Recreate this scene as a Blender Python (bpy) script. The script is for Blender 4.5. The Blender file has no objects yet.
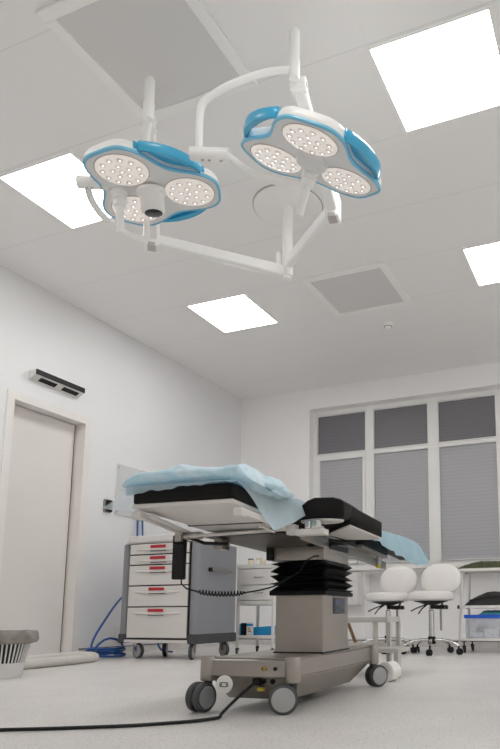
import bpy, bmesh, math, random
from mathutils import Vector, Matrix, noise
random.seed(4)
S = bpy.context.scene
COL = S.collection
PI = math.pi
V = Vector

# ------------------------------------------------------------------ materials
MATS = {}
def mat(name, color, rough=.5, metal=0., var=.04, vscale=6., bump=0., bscale=40., coat=0., spec=.5, sheen=0.):
    m = bpy.data.materials.new(name); m.use_nodes = True
    nt = m.node_tree; b = nt.nodes['Principled BSDF']
    tc = nt.nodes.new('ShaderNodeTexCoord')
    n = nt.nodes.new('ShaderNodeTexNoise'); n.inputs['Scale'].default_value = vscale; n.inputs['Detail'].default_value = 4
    r = nt.nodes.new('ShaderNodeValToRGB')
    c0 = [max(0, c*(1-var)) for c in color]; c1 = [min(1, c*(1+var)) for c in color]
    r.color_ramp.elements[0].color = (*c0, 1); r.color_ramp.elements[1].color = (*c1, 1)
    r.color_ramp.elements[0].position = .3; r.color_ramp.elements[1].position = .7
    nt.links.new(tc.outputs['Object'], n.inputs['Vector']); nt.links.new(n.outputs['Fac'], r.inputs['Fac'])
    nt.links.new(r.outputs['Color'], b.inputs['Base Color'])
    b.inputs['Roughness'].default_value = rough; b.inputs['Metallic'].default_value = metal
    b.inputs['Coat Weight'].default_value = coat; b.inputs['Specular IOR Level'].default_value = spec
    b.inputs['Sheen Weight'].default_value = sheen
    if bump:
        n2 = nt.nodes.new('ShaderNodeTexNoise'); n2.inputs['Scale'].default_value = bscale; n2.inputs['Detail'].default_value = 5
        bp = nt.nodes.new('ShaderNodeBump'); bp.inputs['Strength'].default_value = bump; bp.inputs['Distance'].default_value = .01
        nt.links.new(tc.outputs['Object'], n2.inputs['Vector']); nt.links.new(n2.outputs['Fac'], bp.inputs['Height'])
        nt.links.new(bp.outputs['Normal'], b.inputs['Normal'])
    MATS[name] = m
    return m

def math_node(nt, op, a, b=None):
    n = nt.nodes.new('ShaderNodeMath'); n.operation = op
    for i, v in enumerate((a, b)):
        if v is None: continue
        if isinstance(v, (int, float)): n.inputs[i].default_value = v
        else: nt.links.new(v, n.inputs[i])
    return n.outputs[0]

def mix_rgb(nt, fac, c1, c2):
    n = nt.nodes.new('ShaderNodeMix'); n.data_type = 'RGBA'
    if isinstance(fac, float): n.inputs[0].default_value = fac
    else: nt.links.new(fac, n.inputs[0])
    for i, c in ((6, c1), (7, c2)):
        if isinstance(c, tuple): n.inputs[i].default_value = (*c, 1)
        else: nt.links.new(c, n.inputs[i])
    return n.outputs[2]

def make_floor_mat():
    m = bpy.data.materials.new('speckled_vinyl'); m.use_nodes = True; nt = m.node_tree; b = nt.nodes['Principled BSDF']
    tc = nt.nodes.new('ShaderNodeTexCoord')
    def noise_fac(scale, lo, hi):
        n = nt.nodes.new('ShaderNodeTexNoise'); n.inputs['Scale'].default_value = scale; n.inputs['Detail'].default_value = 2
        nt.links.new(tc.outputs['Object'], n.inputs['Vector'])
        mr = nt.nodes.new('ShaderNodeMapRange'); mr.inputs[1].default_value = lo; mr.inputs[2].default_value = hi
        nt.links.new(n.outputs['Fac'], mr.inputs[0]); return mr.outputs[0]
    c = mix_rgb(nt, noise_fac(3, .35, .65), (.63, .605, .585), (.68, .655, .635))
    c = mix_rgb(nt, noise_fac(95, .60, .68), c, (.36, .34, .325))
    c = mix_rgb(nt, noise_fac(140, .62, .70), c, (.80, .79, .77))
    nt.links.new(c, b.inputs['Base Color'])
    b.inputs['Roughness'].default_value = .34; b.inputs['Specular IOR Level'].default_value = .45
    return m

def make_ceiling_mat():
    m = bpy.data.materials.new('ceiling_cassette'); m.use_nodes = True; nt = m.node_tree; b = nt.nodes['Principled BSDF']
    tc = nt.nodes.new('ShaderNodeTexCoord'); sp = nt.nodes.new('ShaderNodeSeparateXYZ')
    nt.links.new(tc.outputs['Object'], sp.inputs[0])
    def seam(out, off, mod, w):
        f = math_node(nt, 'FRACT', math_node(nt, 'DIVIDE', math_node(nt, 'ADD', out, off), mod))
        return math_node(nt, 'LESS_THAN', f, w/mod)
    sy = seam(sp.outputs['Y'], 20*.6425-2.618, .6425, .006)
    sx = seam(sp.outputs['X'], 20*1.285+3.6, 1.285, .004)
    s = math_node(nt, 'MAXIMUM', sy, math_node(nt, 'MULTIPLY', sx, .25))
    c = mix_rgb(nt, s, (.89, .882, .87), (.78, .77, .76))
    nt.links.new(c, b.inputs['Base Color'])
    b.inputs['Roughness'].default_value = .38; b.inputs['Specular IOR Level'].default_value = .4
    bp = nt.nodes.new('ShaderNodeBump'); bp.inputs['Strength'].default_value = .3; bp.inputs['Distance'].default_value = .004
    nt.links.new(math_node(nt, 'SUBTRACT', 1.0, s), bp.inputs['Height']); nt.links.new(bp.outputs['Normal'], b.inputs['Normal'])
    return m

def make_blind_mat(name, c1, c2):
    m = bpy.data.materials.new(name); m.use_nodes = True; nt = m.node_tree; b = nt.nodes['Principled BSDF']
    tc = nt.nodes.new('ShaderNodeTexCoord'); sp = nt.nodes.new('ShaderNodeSeparateXYZ')
    nt.links.new(tc.outputs['Object'], sp.inputs[0])
    f = math_node(nt, 'FRACT', math_node(nt, 'DIVIDE', sp.outputs['Z'], .042))
    tri = math_node(nt, 'ABSOLUTE', math_node(nt, 'SUBTRACT', f, .5))
    thin = math_node(nt, 'LESS_THAN', f, .16)
    c = mix_rgb(nt, thin, c1, c2)
    nt.links.new(c, b.inputs['Base Color']); b.inputs['Roughness'].default_value = .55
    b.inputs['Coat Weight'].default_value = .25; b.inputs['Coat Roughness'].default_value = .32
    bp = nt.nodes.new('ShaderNodeBump'); bp.inputs['Strength'].default_value = .25; bp.inputs['Distance'].default_value = .006
    nt.links.new(tri, bp.inputs['Height']); nt.links.new(bp.outputs['Normal'], b.inputs['Normal'])
    return m

def make_mesh_mat():
    m = bpy.data.materials.new('perforated_grille'); m.use_nodes = True; nt = m.node_tree; b = nt.nodes['Principled BSDF']
    tc = nt.nodes.new('ShaderNodeTexCoord'); v = nt.nodes.new('ShaderNodeTexVoronoi'); v.inputs['Scale'].default_value = 170
    v.inputs['Randomness'].default_value = 0
    nt.links.new(tc.outputs['Object'], v.inputs['Vector'])
    f = math_node(nt, 'LESS_THAN', v.outputs['Distance'], .28)
    nt.links.new(mix_rgb(nt, f, (.70, .69, .68), (.50, .49, .48)), b.inputs['Base Color']); b.inputs['Roughness'].default_value = .5
    return m

def make_emit(name, color, strength):
    m = bpy.data.materials.new(name); m.use_nodes = True; nt = m.node_tree
    nt.nodes.remove(nt.nodes['Principled BSDF'])
    e = nt.nodes.new('ShaderNodeEmission'); e.inputs[0].default_value = (*color, 1); e.inputs[1].default_value = strength
    nt.links.new(e.outputs[0], nt.nodes['Material Output'].inputs[0]); return m

def make_cloth(name, color, color2, transl, clear, bump=.3, bscale=30):
    m = bpy.data.materials.new(name); m.use_nodes = True; nt = m.node_tree; b = nt.nodes['Principled BSDF']
    tc = nt.nodes.new('ShaderNodeTexCoord'); n = nt.nodes.new('ShaderNodeTexNoise'); n.inputs['Scale'].default_value = 14; n.inputs['Detail'].default_value = 5
    nt.links.new(tc.outputs['Object'], n.inputs['Vector'])
    mr = nt.nodes.new('ShaderNodeMapRange'); mr.inputs[1].default_value = .35; mr.inputs[2].default_value = .65; nt.links.new(n.outputs['Fac'], mr.inputs[0])
    c = mix_rgb(nt, mr.outputs[0], color, color2); nt.links.new(c, b.inputs['Base Color']); b.inputs['Roughness'].default_value = .6
    b.inputs['Sheen Weight'].default_value = .2
    n2 = nt.nodes.new('ShaderNodeTexNoise'); n2.inputs['Scale'].default_value = bscale; n2.inputs['Detail'].default_value = 6; n2.inputs['Distortion'].default_value = .6
    bp = nt.nodes.new('ShaderNodeBump'); bp.inputs['Strength'].default_value = bump; bp.inputs['Distance'].default_value = .02
    nt.links.new(tc.outputs['Object'], n2.inputs['Vector']); nt.links.new(n2.outputs['Fac'], bp.inputs['Height']); nt.links.new(bp.outputs['Normal'], b.inputs['Normal'])
    t = nt.nodes.new('ShaderNodeBsdfTranslucent'); nt.links.new(c, t.inputs[0])
    mx = nt.nodes.new('ShaderNodeMixShader'); mx.inputs[0].default_value = transl
    nt.links.new(b.outputs[0], mx.inputs[1]); nt.links.new(t.outputs[0], mx.inputs[2])
    out = nt.nodes['Material Output']; last = mx
    if clear:
        tr = nt.nodes.new('ShaderNodeBsdfTransparent'); m2 = nt.nodes.new('ShaderNodeMixShader'); m2.inputs[0].default_value = clear
        nt.links.new(mx.outputs[0], m2.inputs[1]); nt.links.new(tr.outputs[0], m2.inputs[2]); last = m2
    nt.links.new(last.outputs[0], out.inputs[0]); return m

def make_clear(name, color, clear):
    m = bpy.data.materials.new(name); m.use_nodes = True; nt = m.node_tree; b = nt.nodes['Principled BSDF']
    n = nt.nodes.new('ShaderNodeTexNoise'); n.inputs['Scale'].default_value = 20
    b.inputs['Base Color'].default_value = (*color, 1); b.inputs['Roughness'].default_value = .15
    mr = nt.nodes.new('ShaderNodeMapRange'); mr.inputs[3].default_value = clear-.05; mr.inputs[4].default_value = clear+.05
    nt.links.new(n.outputs['Fac'], mr.inputs[0])
    tr = nt.nodes.new('ShaderNodeBsdfTransparent'); mx = nt.nodes.new('ShaderNodeMixShader')
    nt.links.new(mr.outputs[0], mx.inputs[0]); nt.links.new(b.outputs[0], mx.inputs[1]); nt.links.new(tr.outputs[0], mx.inputs[2])
    nt.links.new(mx.outputs[0], nt.nodes['Material Output'].inputs[0]); return m

M = dict(
    floor=make_floor_mat(), ceiling=make_ceiling_mat(), blind=make_blind_mat('pleated_blind', (.43, .43, .45), (.37, .37, .39)), blind_refl=make_blind_mat('pleated_blind_reflection', (.175, .168, .187), (.145, .14, .157)), grille=make_mesh_mat(),  # upper panes get a darker colour imitating dim room reflections
    glow=make_emit('light_diffuser', (1, .995, .985), 7.6),
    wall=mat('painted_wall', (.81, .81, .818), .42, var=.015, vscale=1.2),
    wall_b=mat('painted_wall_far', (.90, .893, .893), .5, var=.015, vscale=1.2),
    wall_u=mat('unseen_wall_bounce_white', (.90, .90, .89), .5, var=.01, vscale=1.2),  # separate whiter paint on the unseen walls to bounce more fill light
    step=mat('step_paint', (.56, .535, .50), .4, var=.03),
    white=mat('white_enamel', (.73, .715, .695), .35, var=.02),
    white_trim=mat('white_trim', (.82, .79, .765), .4, var=.02),
    door=mat('door_laminate', (.77, .735, .71), .4, var=.02, vscale=2),
    brown=mat('brown_gap_seal', (.16, .085, .04), .7),
    wood=mat('light_brown_wood', (.36, .20, .09), .5, var=.2, vscale=20),
    upvc=mat('window_frame_white', (.86, .85, .835), .3, var=.015),
    lamp=mat('lamp_white', (.92, .91, .89), .3, var=.01),
    lampgrey=mat('lamp_face_grey', (.78, .775, .765), .4, var=.02),
    blue=mat('lamp_blue', (.045, .42, .68), .3, var=.05, coat=.3),
    blue_l=mat('lamp_blue_trim', (.20, .55, .76), .35, var=.05),
    lens=mat('lens_warm', (.90, .84, .79), .3, var=.04, vscale=50),
    led=make_emit('led_dot', (1, .95, .90), .95),
    reflector=mat('led_reflector', (.97, .93, .90), .15, var=.02),
    rim=mat('lens_rim', (.50, .46, .43), .4),
    black_glass=mat('black_glass', (.03, .03, .035), .1),
    dark=mat('black_plastic', (.010, .010, .011), .5, var=.2, spec=.3),
    dark_gap=mat('dark_recess', (.03, .028, .026), .7),
    mattress=mat('black_vinyl', (.008, .007, .007), .55, var=.15, vscale=14, bump=.15, bscale=12, spec=.16),
    bellows=mat('bellows_rubber', (.005, .005, .006), .45, var=.2, spec=.2),
    steel=mat('brushed_steel', (.36, .33, .30), .38, metal=.85, var=.05, vscale=4),
    steel_d=mat('brushed_steel_panel', (.36, .325, .29), .36, metal=.85, var=.04, vscale=4),
    panel=mat('underside_panel', (.68, .65, .62), .45, var=.03),
    pan=mat('frame_pan', (.105, .094, .084), .5, metal=.4, var=.1, vscale=9),
    chrome=mat('chrome', (.72, .71, .70), .14, metal=1., var=.02),
    brass=mat('brass', (.45, .31, .10), .35, metal=1.),
    yellow=mat('yellow_plastic', (.68, .56, .05), .45),
    screen=mat('display_dark', (.02, .024, .036), .3),
    screen_b=mat('display_blue', (.03, .045, .10), .3),
    wheel=mat('caster_grey', (.23, .235, .24), .4, var=.06),
    wheel_d=mat('caster_tyre', (.06, .062, .067), .55, var=.1),
    hub=mat('caster_hub', (.36, .36, .36), .4, var=.04),
    cart=mat('cart_white', (.66, .635, .61), .35, var=.015),
    cartgrey=mat('cart_grey', (.235, .24, .262), .42, var=.03),
    cartdark=mat('cart_bumper', (.048, .049, .055), .5, var=.06),
    red=mat('red_label', (.44, .012, .026), .45, var=.08),
    vinyl=mat('white_vinyl', (.76, .735, .715), .4, var=.02),
    greencloth=mat('green_cloth', (.055, .062, .028), .9, var=.35, vscale=30, bump=.6, bscale=60),
    bag=mat('black_bag', (.018, .017, .018), .6, var=.3, vscale=10, bump=.5, bscale=14),
    lidblue=mat('blue_lid', (.012, .11, .62), .35, var=.1),
    bluebox=mat('blue_card', (.02, .30, .60), .4, var=.1),
    teal=mat('teal_plastic', (.05, .28, .33), .5, var=.3, vscale=40),
    carton=mat('white_carton', (.74, .74, .74), .6, var=.08, vscale=60),
    paper=mat('white_paper', (.86, .84, .82), .7),
    cream=mat('cream_plastic', (.62, .56, .40), .4),
    clearbox=make_clear('clear_plastic', (.72, .75, .82), .70),
    acrylic=make_clear('hazy_acrylic', (.82, .83, .84), .45),
    hose=mat('blue_hose', (.012, .085, .30), .35, var=.15),
    grey_hose=mat('pale_grey_hose', (.55, .535, .495), .5, var=.08, bump=.2, bscale=25),
    taupe=mat('taupe_rim', (.25, .225, .205), .55, var=.25, vscale=18, bump=.3, bscale=30),
    basketw=mat('basket_white', (.70, .69, .68), .45, var=.03),
    quilt=make_cloth('quilted_drape', (.60, .83, .93), (.82, .94, .98), .25, 0, .6, 20),
    sheet=make_cloth('thin_sheet', (.62, .78, .87), (.70, .84, .91), .45, .12, .2, 18),
    film=make_cloth('thin_film', (.72, .84, .92), (.80, .90, .96), .4, .52, .15, 14),
    farcloth=make_cloth('blue_drape', (.33, .54, .645), (.40, .60, .70), .25, 0, .4, 16),
)

_b = M['lens'].node_tree.nodes['Principled BSDF']     # the lamps are switched on, dimmed
_b.inputs['Emission Color'].default_value = (1, .90, .83, 1); _b.inputs['Emission Strength'].default_value = .16
# ------------------------------------------------------------------ mesh building
class MB:
    def __init__(s): s.bm = bmesh.new(); s.mi = 0
    def _fin(s, faces):
        for f in faces: f.material_index = s.mi
        return s
    def box(s, lo, hi, rot=None, bevel=0., at=None):
        lo = V(lo); hi = V(hi); c = (lo+hi)/2; d = hi-lo
        g = bmesh.ops.create_cube(s.bm, size=1)
        vs = g['verts']
        for v in vs: v.co = V((v.co.x*d.x, v.co.y*d.y, v.co.z*d.z))
        if bevel:
            es = list({e for v in vs for e in v.link_edges})
            r = bmesh.ops.bevel(s.bm, geom=es, offset=min(bevel, min(d)*.45), segments=2, affect='EDGES', profile=.6)
            vs = list({v for f in r['faces'] for v in f.verts} | {v for v in vs if v.is_valid})
        for v in vs:
            if rot is not None: v.co = rot @ v.co
            v.co += c
        fs = {f for v in vs for f in v.link_faces}
        return s._fin(fs)
    def cyl(s, a, b, r, r2=None, seg=20, cap=True):
        a = V(a); b = V(b); r2 = r if r2 is None else r2
        return s.rings([(a, r), (b, r2)], b-a, seg, cap)
    def rings(s, pr, axis, seg=20, cap=True):
        ax = V(axis).normalized(); t = V((0, 0, 1)) if abs(ax.z) < .9 else V((1, 0, 0))
        u = ax.cross(t).normalized(); w = ax.cross(u)
        R = []
        for (c, r) in pr:
            c = V(c)
            R.append([s.bm.verts.new(c+(u*math.cos(2*PI*k/seg)+w*math.sin(2*PI*k/seg))*max(r, 1e-5)) for k in range(seg)])
        return s.skin(R, cap)
    def skin(s, R, cap=True, closed=True, loop=False):
        fs = []; n = len(R[0])
        rows = list(zip(R, R[1:])) + ([(R[-1], R[0])] if loop else [])
        for A, B in rows:
            for k in range(n if closed else n-1):
                q = (k+1) % n
                fs.append(s.bm.faces.new((A[k], A[q], B[q], B[k])))
        if cap and closed and not loop:
            fs.append(s.bm.faces.new(list(reversed(R[0])))); fs.append(s.bm.faces.new(R[-1]))
        return s._fin(fs)
    def lathe(s, prof, c=(0, 0, 0), axis=(0, 0, 1), seg=28):
        ax = V(axis).normalized(); c = V(c)
        return s.rings([(c+ax*z, r) for r, z in prof], ax, seg)
    def tube(s, path, r, seg=10, smooth=0, flat=1.):
        P = [V(p) for p in path]
        for _ in range(smooth):
            Q = [P[0]]
            for a, b in zip(P, P[1:]): Q += [a*.75+b*.25, a*.25+b*.75]
            P = Q+[P[-1]]
        R = []; up = None
        for i, p in enumerate(P):
            t = (P[min(i+1, len(P)-1)]-P[max(i-1, 0)])
            if t.length < 1e-9: continue
            t.normalize()
            if up is None:
                up = V((0, 0, 1)) if abs(t.z) < .9 else V((1, 0, 0))
            up = (up-t*up.dot(t)).normalized(); sd = t.cross(up)
            rr = r[i*(len(r)-1)//max(1, len(P)-1)] if isinstance(r, (list, tuple)) else r
            R.append([s.bm.verts.new(p+(sd*math.cos(2*PI*k/seg)+up*math.sin(2*PI*k/seg)*flat)*rr) for k in range(seg)])
        return s.skin(R)
    def prism(s, poly, a, b, axis='z'):
        def P(x, y, t): return {'z': (x, y, t), 'y': (x, t, y), 'x': (t, x, y)}[axis]
        A = [s.bm.verts.new(P(x, y, a)) for x, y in poly]; B = [s.bm.verts.new(P(x, y, b)) for x, y in poly]
        return s.skin([A, B])
    def hexa(s, bot, top):
        A = [s.bm.verts.new(p) for p in bot]; B = [s.bm.verts.new(p) for p in top]
        return s.skin([A, B])
    def ell(s, c, r, seg=20, rings=12, p=1., rot=None):
        c = V(c); R = []
        for i in range(rings+1):
            a = -PI/2+PI*i/rings; row = []
            for k in range(seg):
                b = 2*PI*k/seg
                f = lambda x: math.copysign(abs(x)**p, x)
                q = V((r[0]*f(math.cos(a))*f(math.cos(b)), r[1]*f(math.cos(a))*f(math.sin(b)), r[2]*f(math.sin(a))))
                if rot is not None: q = rot @ q
                row.append(s.bm.verts.new(c+q))
            R.append(row)
        s.skin(R)
        return s
    def grid(s, fn, nu, nv):
        R = [[s.bm.verts.new(fn(i/nu, j/nv)) for j in range(nv+1)] for i in range(nu+1)]
        return s.skin(R, cap=False, closed=False)
    def build(s, name, m, parent=None, smooth=True, bevel=0., solid=0., subsurf=0, angle=40):
        bmesh.ops.remove_doubles(s.bm, verts=s.bm.verts, dist=2e-5)
        bmesh.ops.recalc_face_normals(s.bm, faces=s.bm.faces)
        me = bpy.data.meshes.new(name); s.bm.to_mesh(me); s.bm.free()
        for x in (m if isinstance(m, (list, tuple)) else [m]): me.materials.append(x)
        o = bpy.data.objects.new(name, me); COL.objects.link(o)
        if parent is not None: o.parent = parent
        if solid:
            md = o.modifiers.new('Solidify', 'SOLIDIFY'); md.thickness = solid
        if bevel:
            md = o.modifiers.new('Bevel', 'BEVEL'); md.width = bevel; md.segments = 2; md.limit_method = 'ANGLE'; md.angle_limit = math.radians(35)
        if subsurf:
            md = o.modifiers.new('Subdivision', 'SUBSURF'); md.levels = subsurf; md.render_levels = subsurf
        if smooth:
            for p in me.polygons: p.use_smooth = True
            try: me.set_sharp_from_angle(angle=math.radians(angle))
            except Exception: pass
        return o

def tag(o, label=None, cat=None, group=None, kind=None):
    if label: o['label'] = label
    if cat: o['category'] = cat
    if group: o['group'] = group
    if kind: o['kind'] = kind
    return o
def empty(name, loc=(0, 0, 0), rz=0., label=None, cat=None, group=None):
    o = bpy.data.objects.new(name, None); o.empty_display_size = .1; COL.objects.link(o)
    o.location = loc; o.rotation_euler = (0, 0, rz)
    return tag(o, label, cat, group)
def copy_tree(o, parent=None):
    kids = list(o.children)
    c = o.copy(); COL.objects.link(c)
    if parent is not None: c.parent = parent
    for k in kids: copy_tree(k, c)
    return c
def part(name, m, parent, lo, hi, bevel=0., **k):
    return MB().box(lo, hi, bevel=bevel).build(name, m, parent, **k)
def struct(o, label=None): return tag(o, label, kind='structure')
def Rz(a): return Matrix.Rotation(a, 3, 'Z')
def rrect(x0, x1, y0, y1, r, n=5):
    P = []
    for cx, cy, a0 in ((x1-r, y1-r, 0), (x0+r, y1-r, PI/2), (x0+r, y0+r, PI), (x1-r, y0+r, 1.5*PI)):
        for i in range(n+1):
            a = a0+PI/2*i/n; P.append((cx+r*math.cos(a), cy+r*math.sin(a)))
    return P

# ------------------------------------------------------------------ the room
XL, YB, HC = -4.5185, 6.973, 3.157
XR, YF = 2.6, -1.6
struct(MB().box((XL-.3, YF-.2, -.12), (XR+.2, YB+.4, 0)).build('floor', M['floor'], smooth=False))
struct(MB().box((XL-.3, YF-.2, HC), (XR+.2, YB+.4, HC+.12)).build('ceiling', M['ceiling'], smooth=False))
DY0, DY1, DZ = 3.615, 4.405, 2.125
w = MB()
w.box((XL-.2, YF, 0), (XL, DY0-.05, HC)); w.box((XL-.2, DY1+.05, 0), (XL, YB+.3, HC)); w.box((XL-.2, DY0-.05, DZ+.036), (XL, DY1+.05, HC))
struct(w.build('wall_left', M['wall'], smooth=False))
WX0, WX1, WZ0, WZ1 = -3.568, -.50, .905, 2.893
w = MB()
w.box((XL, YB, 0), (WX0, YB+.3, HC)); w.box((WX1, YB, 0), (XR, YB+.3, HC))
NX = -2.80     # niche below the sill, right of the hanging cabinet
w.box((WX0, YB, 0), (NX, YB+.3, WZ0)); w.box((NX, YB, 0), (WX1, YB+.3, .085)); w.box((NX, YB+.20, .085), (WX1, YB+.3, WZ0-.08)); w.box((NX, YB, WZ0-.08), (WX1, YB+.3, WZ0))
w.box((WX0, YB, WZ1), (WX1, YB+.3, HC))
struct(w.build('wall_back', M['wall_b'], smooth=False))
struct(MB().box((XR, YF, 0), (XR+.1, YB+.3, HC)).build('wall_right', M['wall_u'], smooth=False))
struct(MB().box((XL, YF-.1, 0), (XR, YF, HC)).build('wall_front', M['wall_u'], smooth=False))

# skirting with a dark joint line on top
for nm, lo, hi, l0, l1 in (
    ('baseboard_left', (XL, DY1+.05, 0), (XL+.008, YB, .062), (XL, DY1+.05, .062), (XL+.011, YB, .070)),
    ('baseboard_back', (XL+.011, YB-.008, 0), (XR, YB, .062), (XL+.011, YB-.011, .062), (XR, YB, .070))):
    b = MB().box(lo, hi); b.mi = 1; b.box(l0, l1)
    struct(b.build(nm, [M['floor'], M['cartdark']], smooth=False))

# door
d = MB().box((XL-.15, DY0+.02, .006), (XL-.10, DY1-.045, DZ-.035))
d = struct(d.build('door_1', M['door'], smooth=False))
MB().box((XL-.16, DY1-.042, .004), (XL-.108, DY1-.030, DZ-.03)).build('gap_seal', M['brown'], d, smooth=False)
MB().box((XL-.148, DY0+.02, .0), (XL-.104, DY1-.045, .006)).build('bottom_seal', M['brown'], d, smooth=False)
t = MB()
t.box((XL-.2, DY1-.028, 0), (XL+.014, DY1+.05, DZ+.036)); t.box((XL-.2, DY0-.05, 0), (XL+.014, DY0+.018, DZ+.036)); t.box((XL-.2, DY0+.018, DZ-.028), (XL+.0138, DY1-.028, DZ+.036))
struct(t.build('trim_1', M['white_trim'], smooth=False))

# window: frame with four bays of sashes and pleated blinds behind the glass
WY = YB+.12
xs = [(-3.473, -2.83), (-2.716, -2.042), (-1.907, -1.243), (-1.115, -.60)]
f = MB()
zt0, zt1, zb0, zb1 = 2.325, 2.830, .955, 2.285
f.box((WX0+.04, WY, WZ0), (xs[0][0], WY+.07, WZ1)); f.box((xs[-1][1], WY, WZ0), (WX1, WY+.07, WZ1))
for a, b in zip(xs, xs[1:]):
    f.box((a[1], WY, WZ0), (b[0], WY+.07, WZ1))
f.box((WX0+.04, WY+.002, WZ1-.055), (WX1, WY+.068, WZ1)); f.box((WX0+.04, WY+.002, WZ0), (WX1, WY+.068, zb0)); f.box((WX0+.04, WY+.002, zb1), (WX1, WY+.068, zt0))
win = struct(f.build('window_1', M['upvc'], smooth=False, bevel=.006))
for i, (a, b) in enumerate(xs):
    for (z0, z1, sub) in ((zt0, zt1, 0), (zb0, zb1, 1)):
        a, b = xs[i]; bm_ = M['blind_refl'] if not sub else M['blind']; m = .035 if (sub and i == 0) else .010; a -= .012*(m < .02); b += .012*(m < .02)
        s_ = MB()
        s_.box((a, WY-.012, z0), (a+m, WY+.05, z1)); s_.box((b-m, WY-.012, z0), (b, WY+.05, z1))
        s_.box((a+m, WY-.012, z1-m), (b-m, WY+.05, z1)); s_.box((a+m, WY-.012, z0), (b-m, WY+.05, z0+m))
        sa = s_.build('sash', M['upvc'], win, smooth=False)
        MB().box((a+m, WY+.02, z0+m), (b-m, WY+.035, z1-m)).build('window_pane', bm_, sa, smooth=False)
    if i: MB().box((xs[i][0]-.012, WY-.018, zb0), (xs[i][0]+.002, WY-.004, zb1)).build('window_hinge', M['upvc'], win, smooth=False)
rv = MB()
rv.box((WX0, YB+.002, WZ0), (WX0+.04, WY+.07, WZ1))
struct(rv.build('trim_2', M['wall_b'], smooth=False))
struct(MB().box((WX0-.05, YB-.07, WZ0-.045), (WX1+.05, WY+.01, WZ0), bevel=.008).build('trim_3', M['white_trim'], smooth=False))
S_SILL = WZ0-.045
struct(MB().box((WX0, YB+.29, WZ0), (WX1, YB+.3, WZ1)).build('wall_behind_window', M['wall'], smooth=False))

# ------------------------------------------------------------------ ceiling lights, vents, detector
def make_light():
    r = empty('ceiling_light'); h = .2975; o = .318
    b = MB()
    for lo, hi in (((-o, -o), (o, -h)), ((-o, h), (o, o)), ((-o, -h), (-h, h)), ((h, -h), (o, h))):
        b.box((*lo, -.006), (*hi, -.0002))
    b.build('frame', M['lamp'], r, smooth=False)
    MB().box((-h, -h, -.004), (h, h, -.0004)).build('diffuser', M['glow'], r, smooth=False)
    return r
L0 = make_light()
spots = [(-3.5885+.2975, 2.655+.2975, 'square white ceiling light panel at the left, partly behind the left lamp head'),
         (-1.025+.2975, 2.650+.2975, 'largest square white ceiling light panel, at the top right corner of the photo'),
         (-1.005+.2975, 4.587+.2975, 'square white ceiling light panel cut by the right edge of the photo'),
         (-3.565+.2975, 4.562+.2975, 'smallest square white ceiling light panel, alone at centre left above the table'),
         (-3.28, 1.02, 'square white ceiling light panel added out of view for light, near left'),
         (-.71, 1.02, 'square white ceiling light panel added out of view for light, above the camera'),
         (1.86, 1.02, 'square white ceiling light panel added out of view for light, near right'),
         (1.86, 2.95, 'square white ceiling light panel added out of view for light, middle right'),
         (1.86, 4.88, 'square white ceiling light panel added out of view for light, far right')]  # last five panels are unseen, added along the same grid for front light
for i, (x, y, l) in enumerate(spots):
    o = L0 if i == 0 else copy_tree(L0)
    o.location = (x, y, HC); tag(o, l, 'ceiling light', 'ceiling light panels')

def make_vent():
    r = empty('ceiling_vent'); h = .315; o = .372
    b = MB()
    for lo, hi in (((-o, -o), (o, -h)), ((-o, h), (o, o)), ((-o, -h), (-h, h)), ((h, -h), (o, h))):
        b.box((*lo, -.02), (*hi, -.0005), bevel=.004)
    b.build('frame', M['lamp'], r, smooth=False)
    MB().box((-h, -h, -.010), (h, h, -.001)).build('grille', M['grille'], r, smooth=False)
    return r
V0 = make_vent()
for i, (x, y, l) in enumerate(((-2.025, 2.25, 'large square perforated ceiling vent at the top left, beside the lamp posts'),
                               (-2.005, 4.885, 'smaller looking square ceiling vent behind the lamp arms, near the smoke detector'))):
    o = V0 if i == 0 else copy_tree(V0)
    o.location = (x, y, HC); tag(o, l, 'ceiling vent', 'ceiling vents')
sd = empty('smoke_detector', (-1.991, 5.60, HC), 0, 'small round white smoke detector on the ceiling near the window', 'smoke detector')
MB().lathe([(.048, -.0005), (.048, -.018), (.040, -.022)]).build('base', M['lamp'], sd)
MB().lathe([(.032, -.022), (.034, -.034), (.024, -.044), (.002, -.046)]).build('sensor_head', M['lamp'], sd)
b = MB()
for k in range(10):
    a = 2*PI*k/10; b.box((-.006, -.002, -.006), (.006, .002, .006)) if 0 else b.ell((.034*math.cos(a), .034*math.sin(a), -.029), (.007, .007, .004), 8, 6)
b.build('slot', M['dark'], sd)

# ------------------------------------------------------------------ wall things on the left
ac = empty('wall_air_unit', (XL, 4.015, 2.34), 0, 'slim white wall unit with black front strip and two dark slots above the door', 'air unit')
prof = [(.001, -.035), (.072, .005), (.078, .012), (.078, .05), (.001, .05)]
b = MB(); A = [b.bm.verts.new((x, -.262, z)) for x, z in prof]; B = [b.bm.verts.new((x, .262, z)) for x, z in prof]; b.skin([A, B])
b.build('housing', M['white'], ac, smooth=False, bevel=.004)
MB().box((.0785, -.262, .006), (.084, .262, .0515), bevel=.003).build('front_strip', M['dark'], ac, smooth=False)
sl = math.atan2(.04, .071)
for y0, y1 in ((-.19, -.02), (.05, .22)):
    MB().box((-.022, (y0-y1)/2, -.0015), (.022, (y1-y0)/2, .0015), rot=Matrix.Rotation(-sl, 3, 'Y'), at=None).build('slot', M['dark'], ac, smooth=False).location = (.042, (y0+y1)/2, -.0135)
sw = empty('wall_switch', (XL, 4.705, 1.385), 0, 'small dark grey and black switch box on the left wall beside the clear panel', 'switch')
MB().box((.001, -.046, -.06), (.016, .046, .06), bevel=.004).build('back_plate', M['steel'], sw, smooth=False)
MB().box((.016, -.028, -.055), (.032, .044, .055), bevel=.004).build('rocker', M['dark'], sw, smooth=False)
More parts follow.
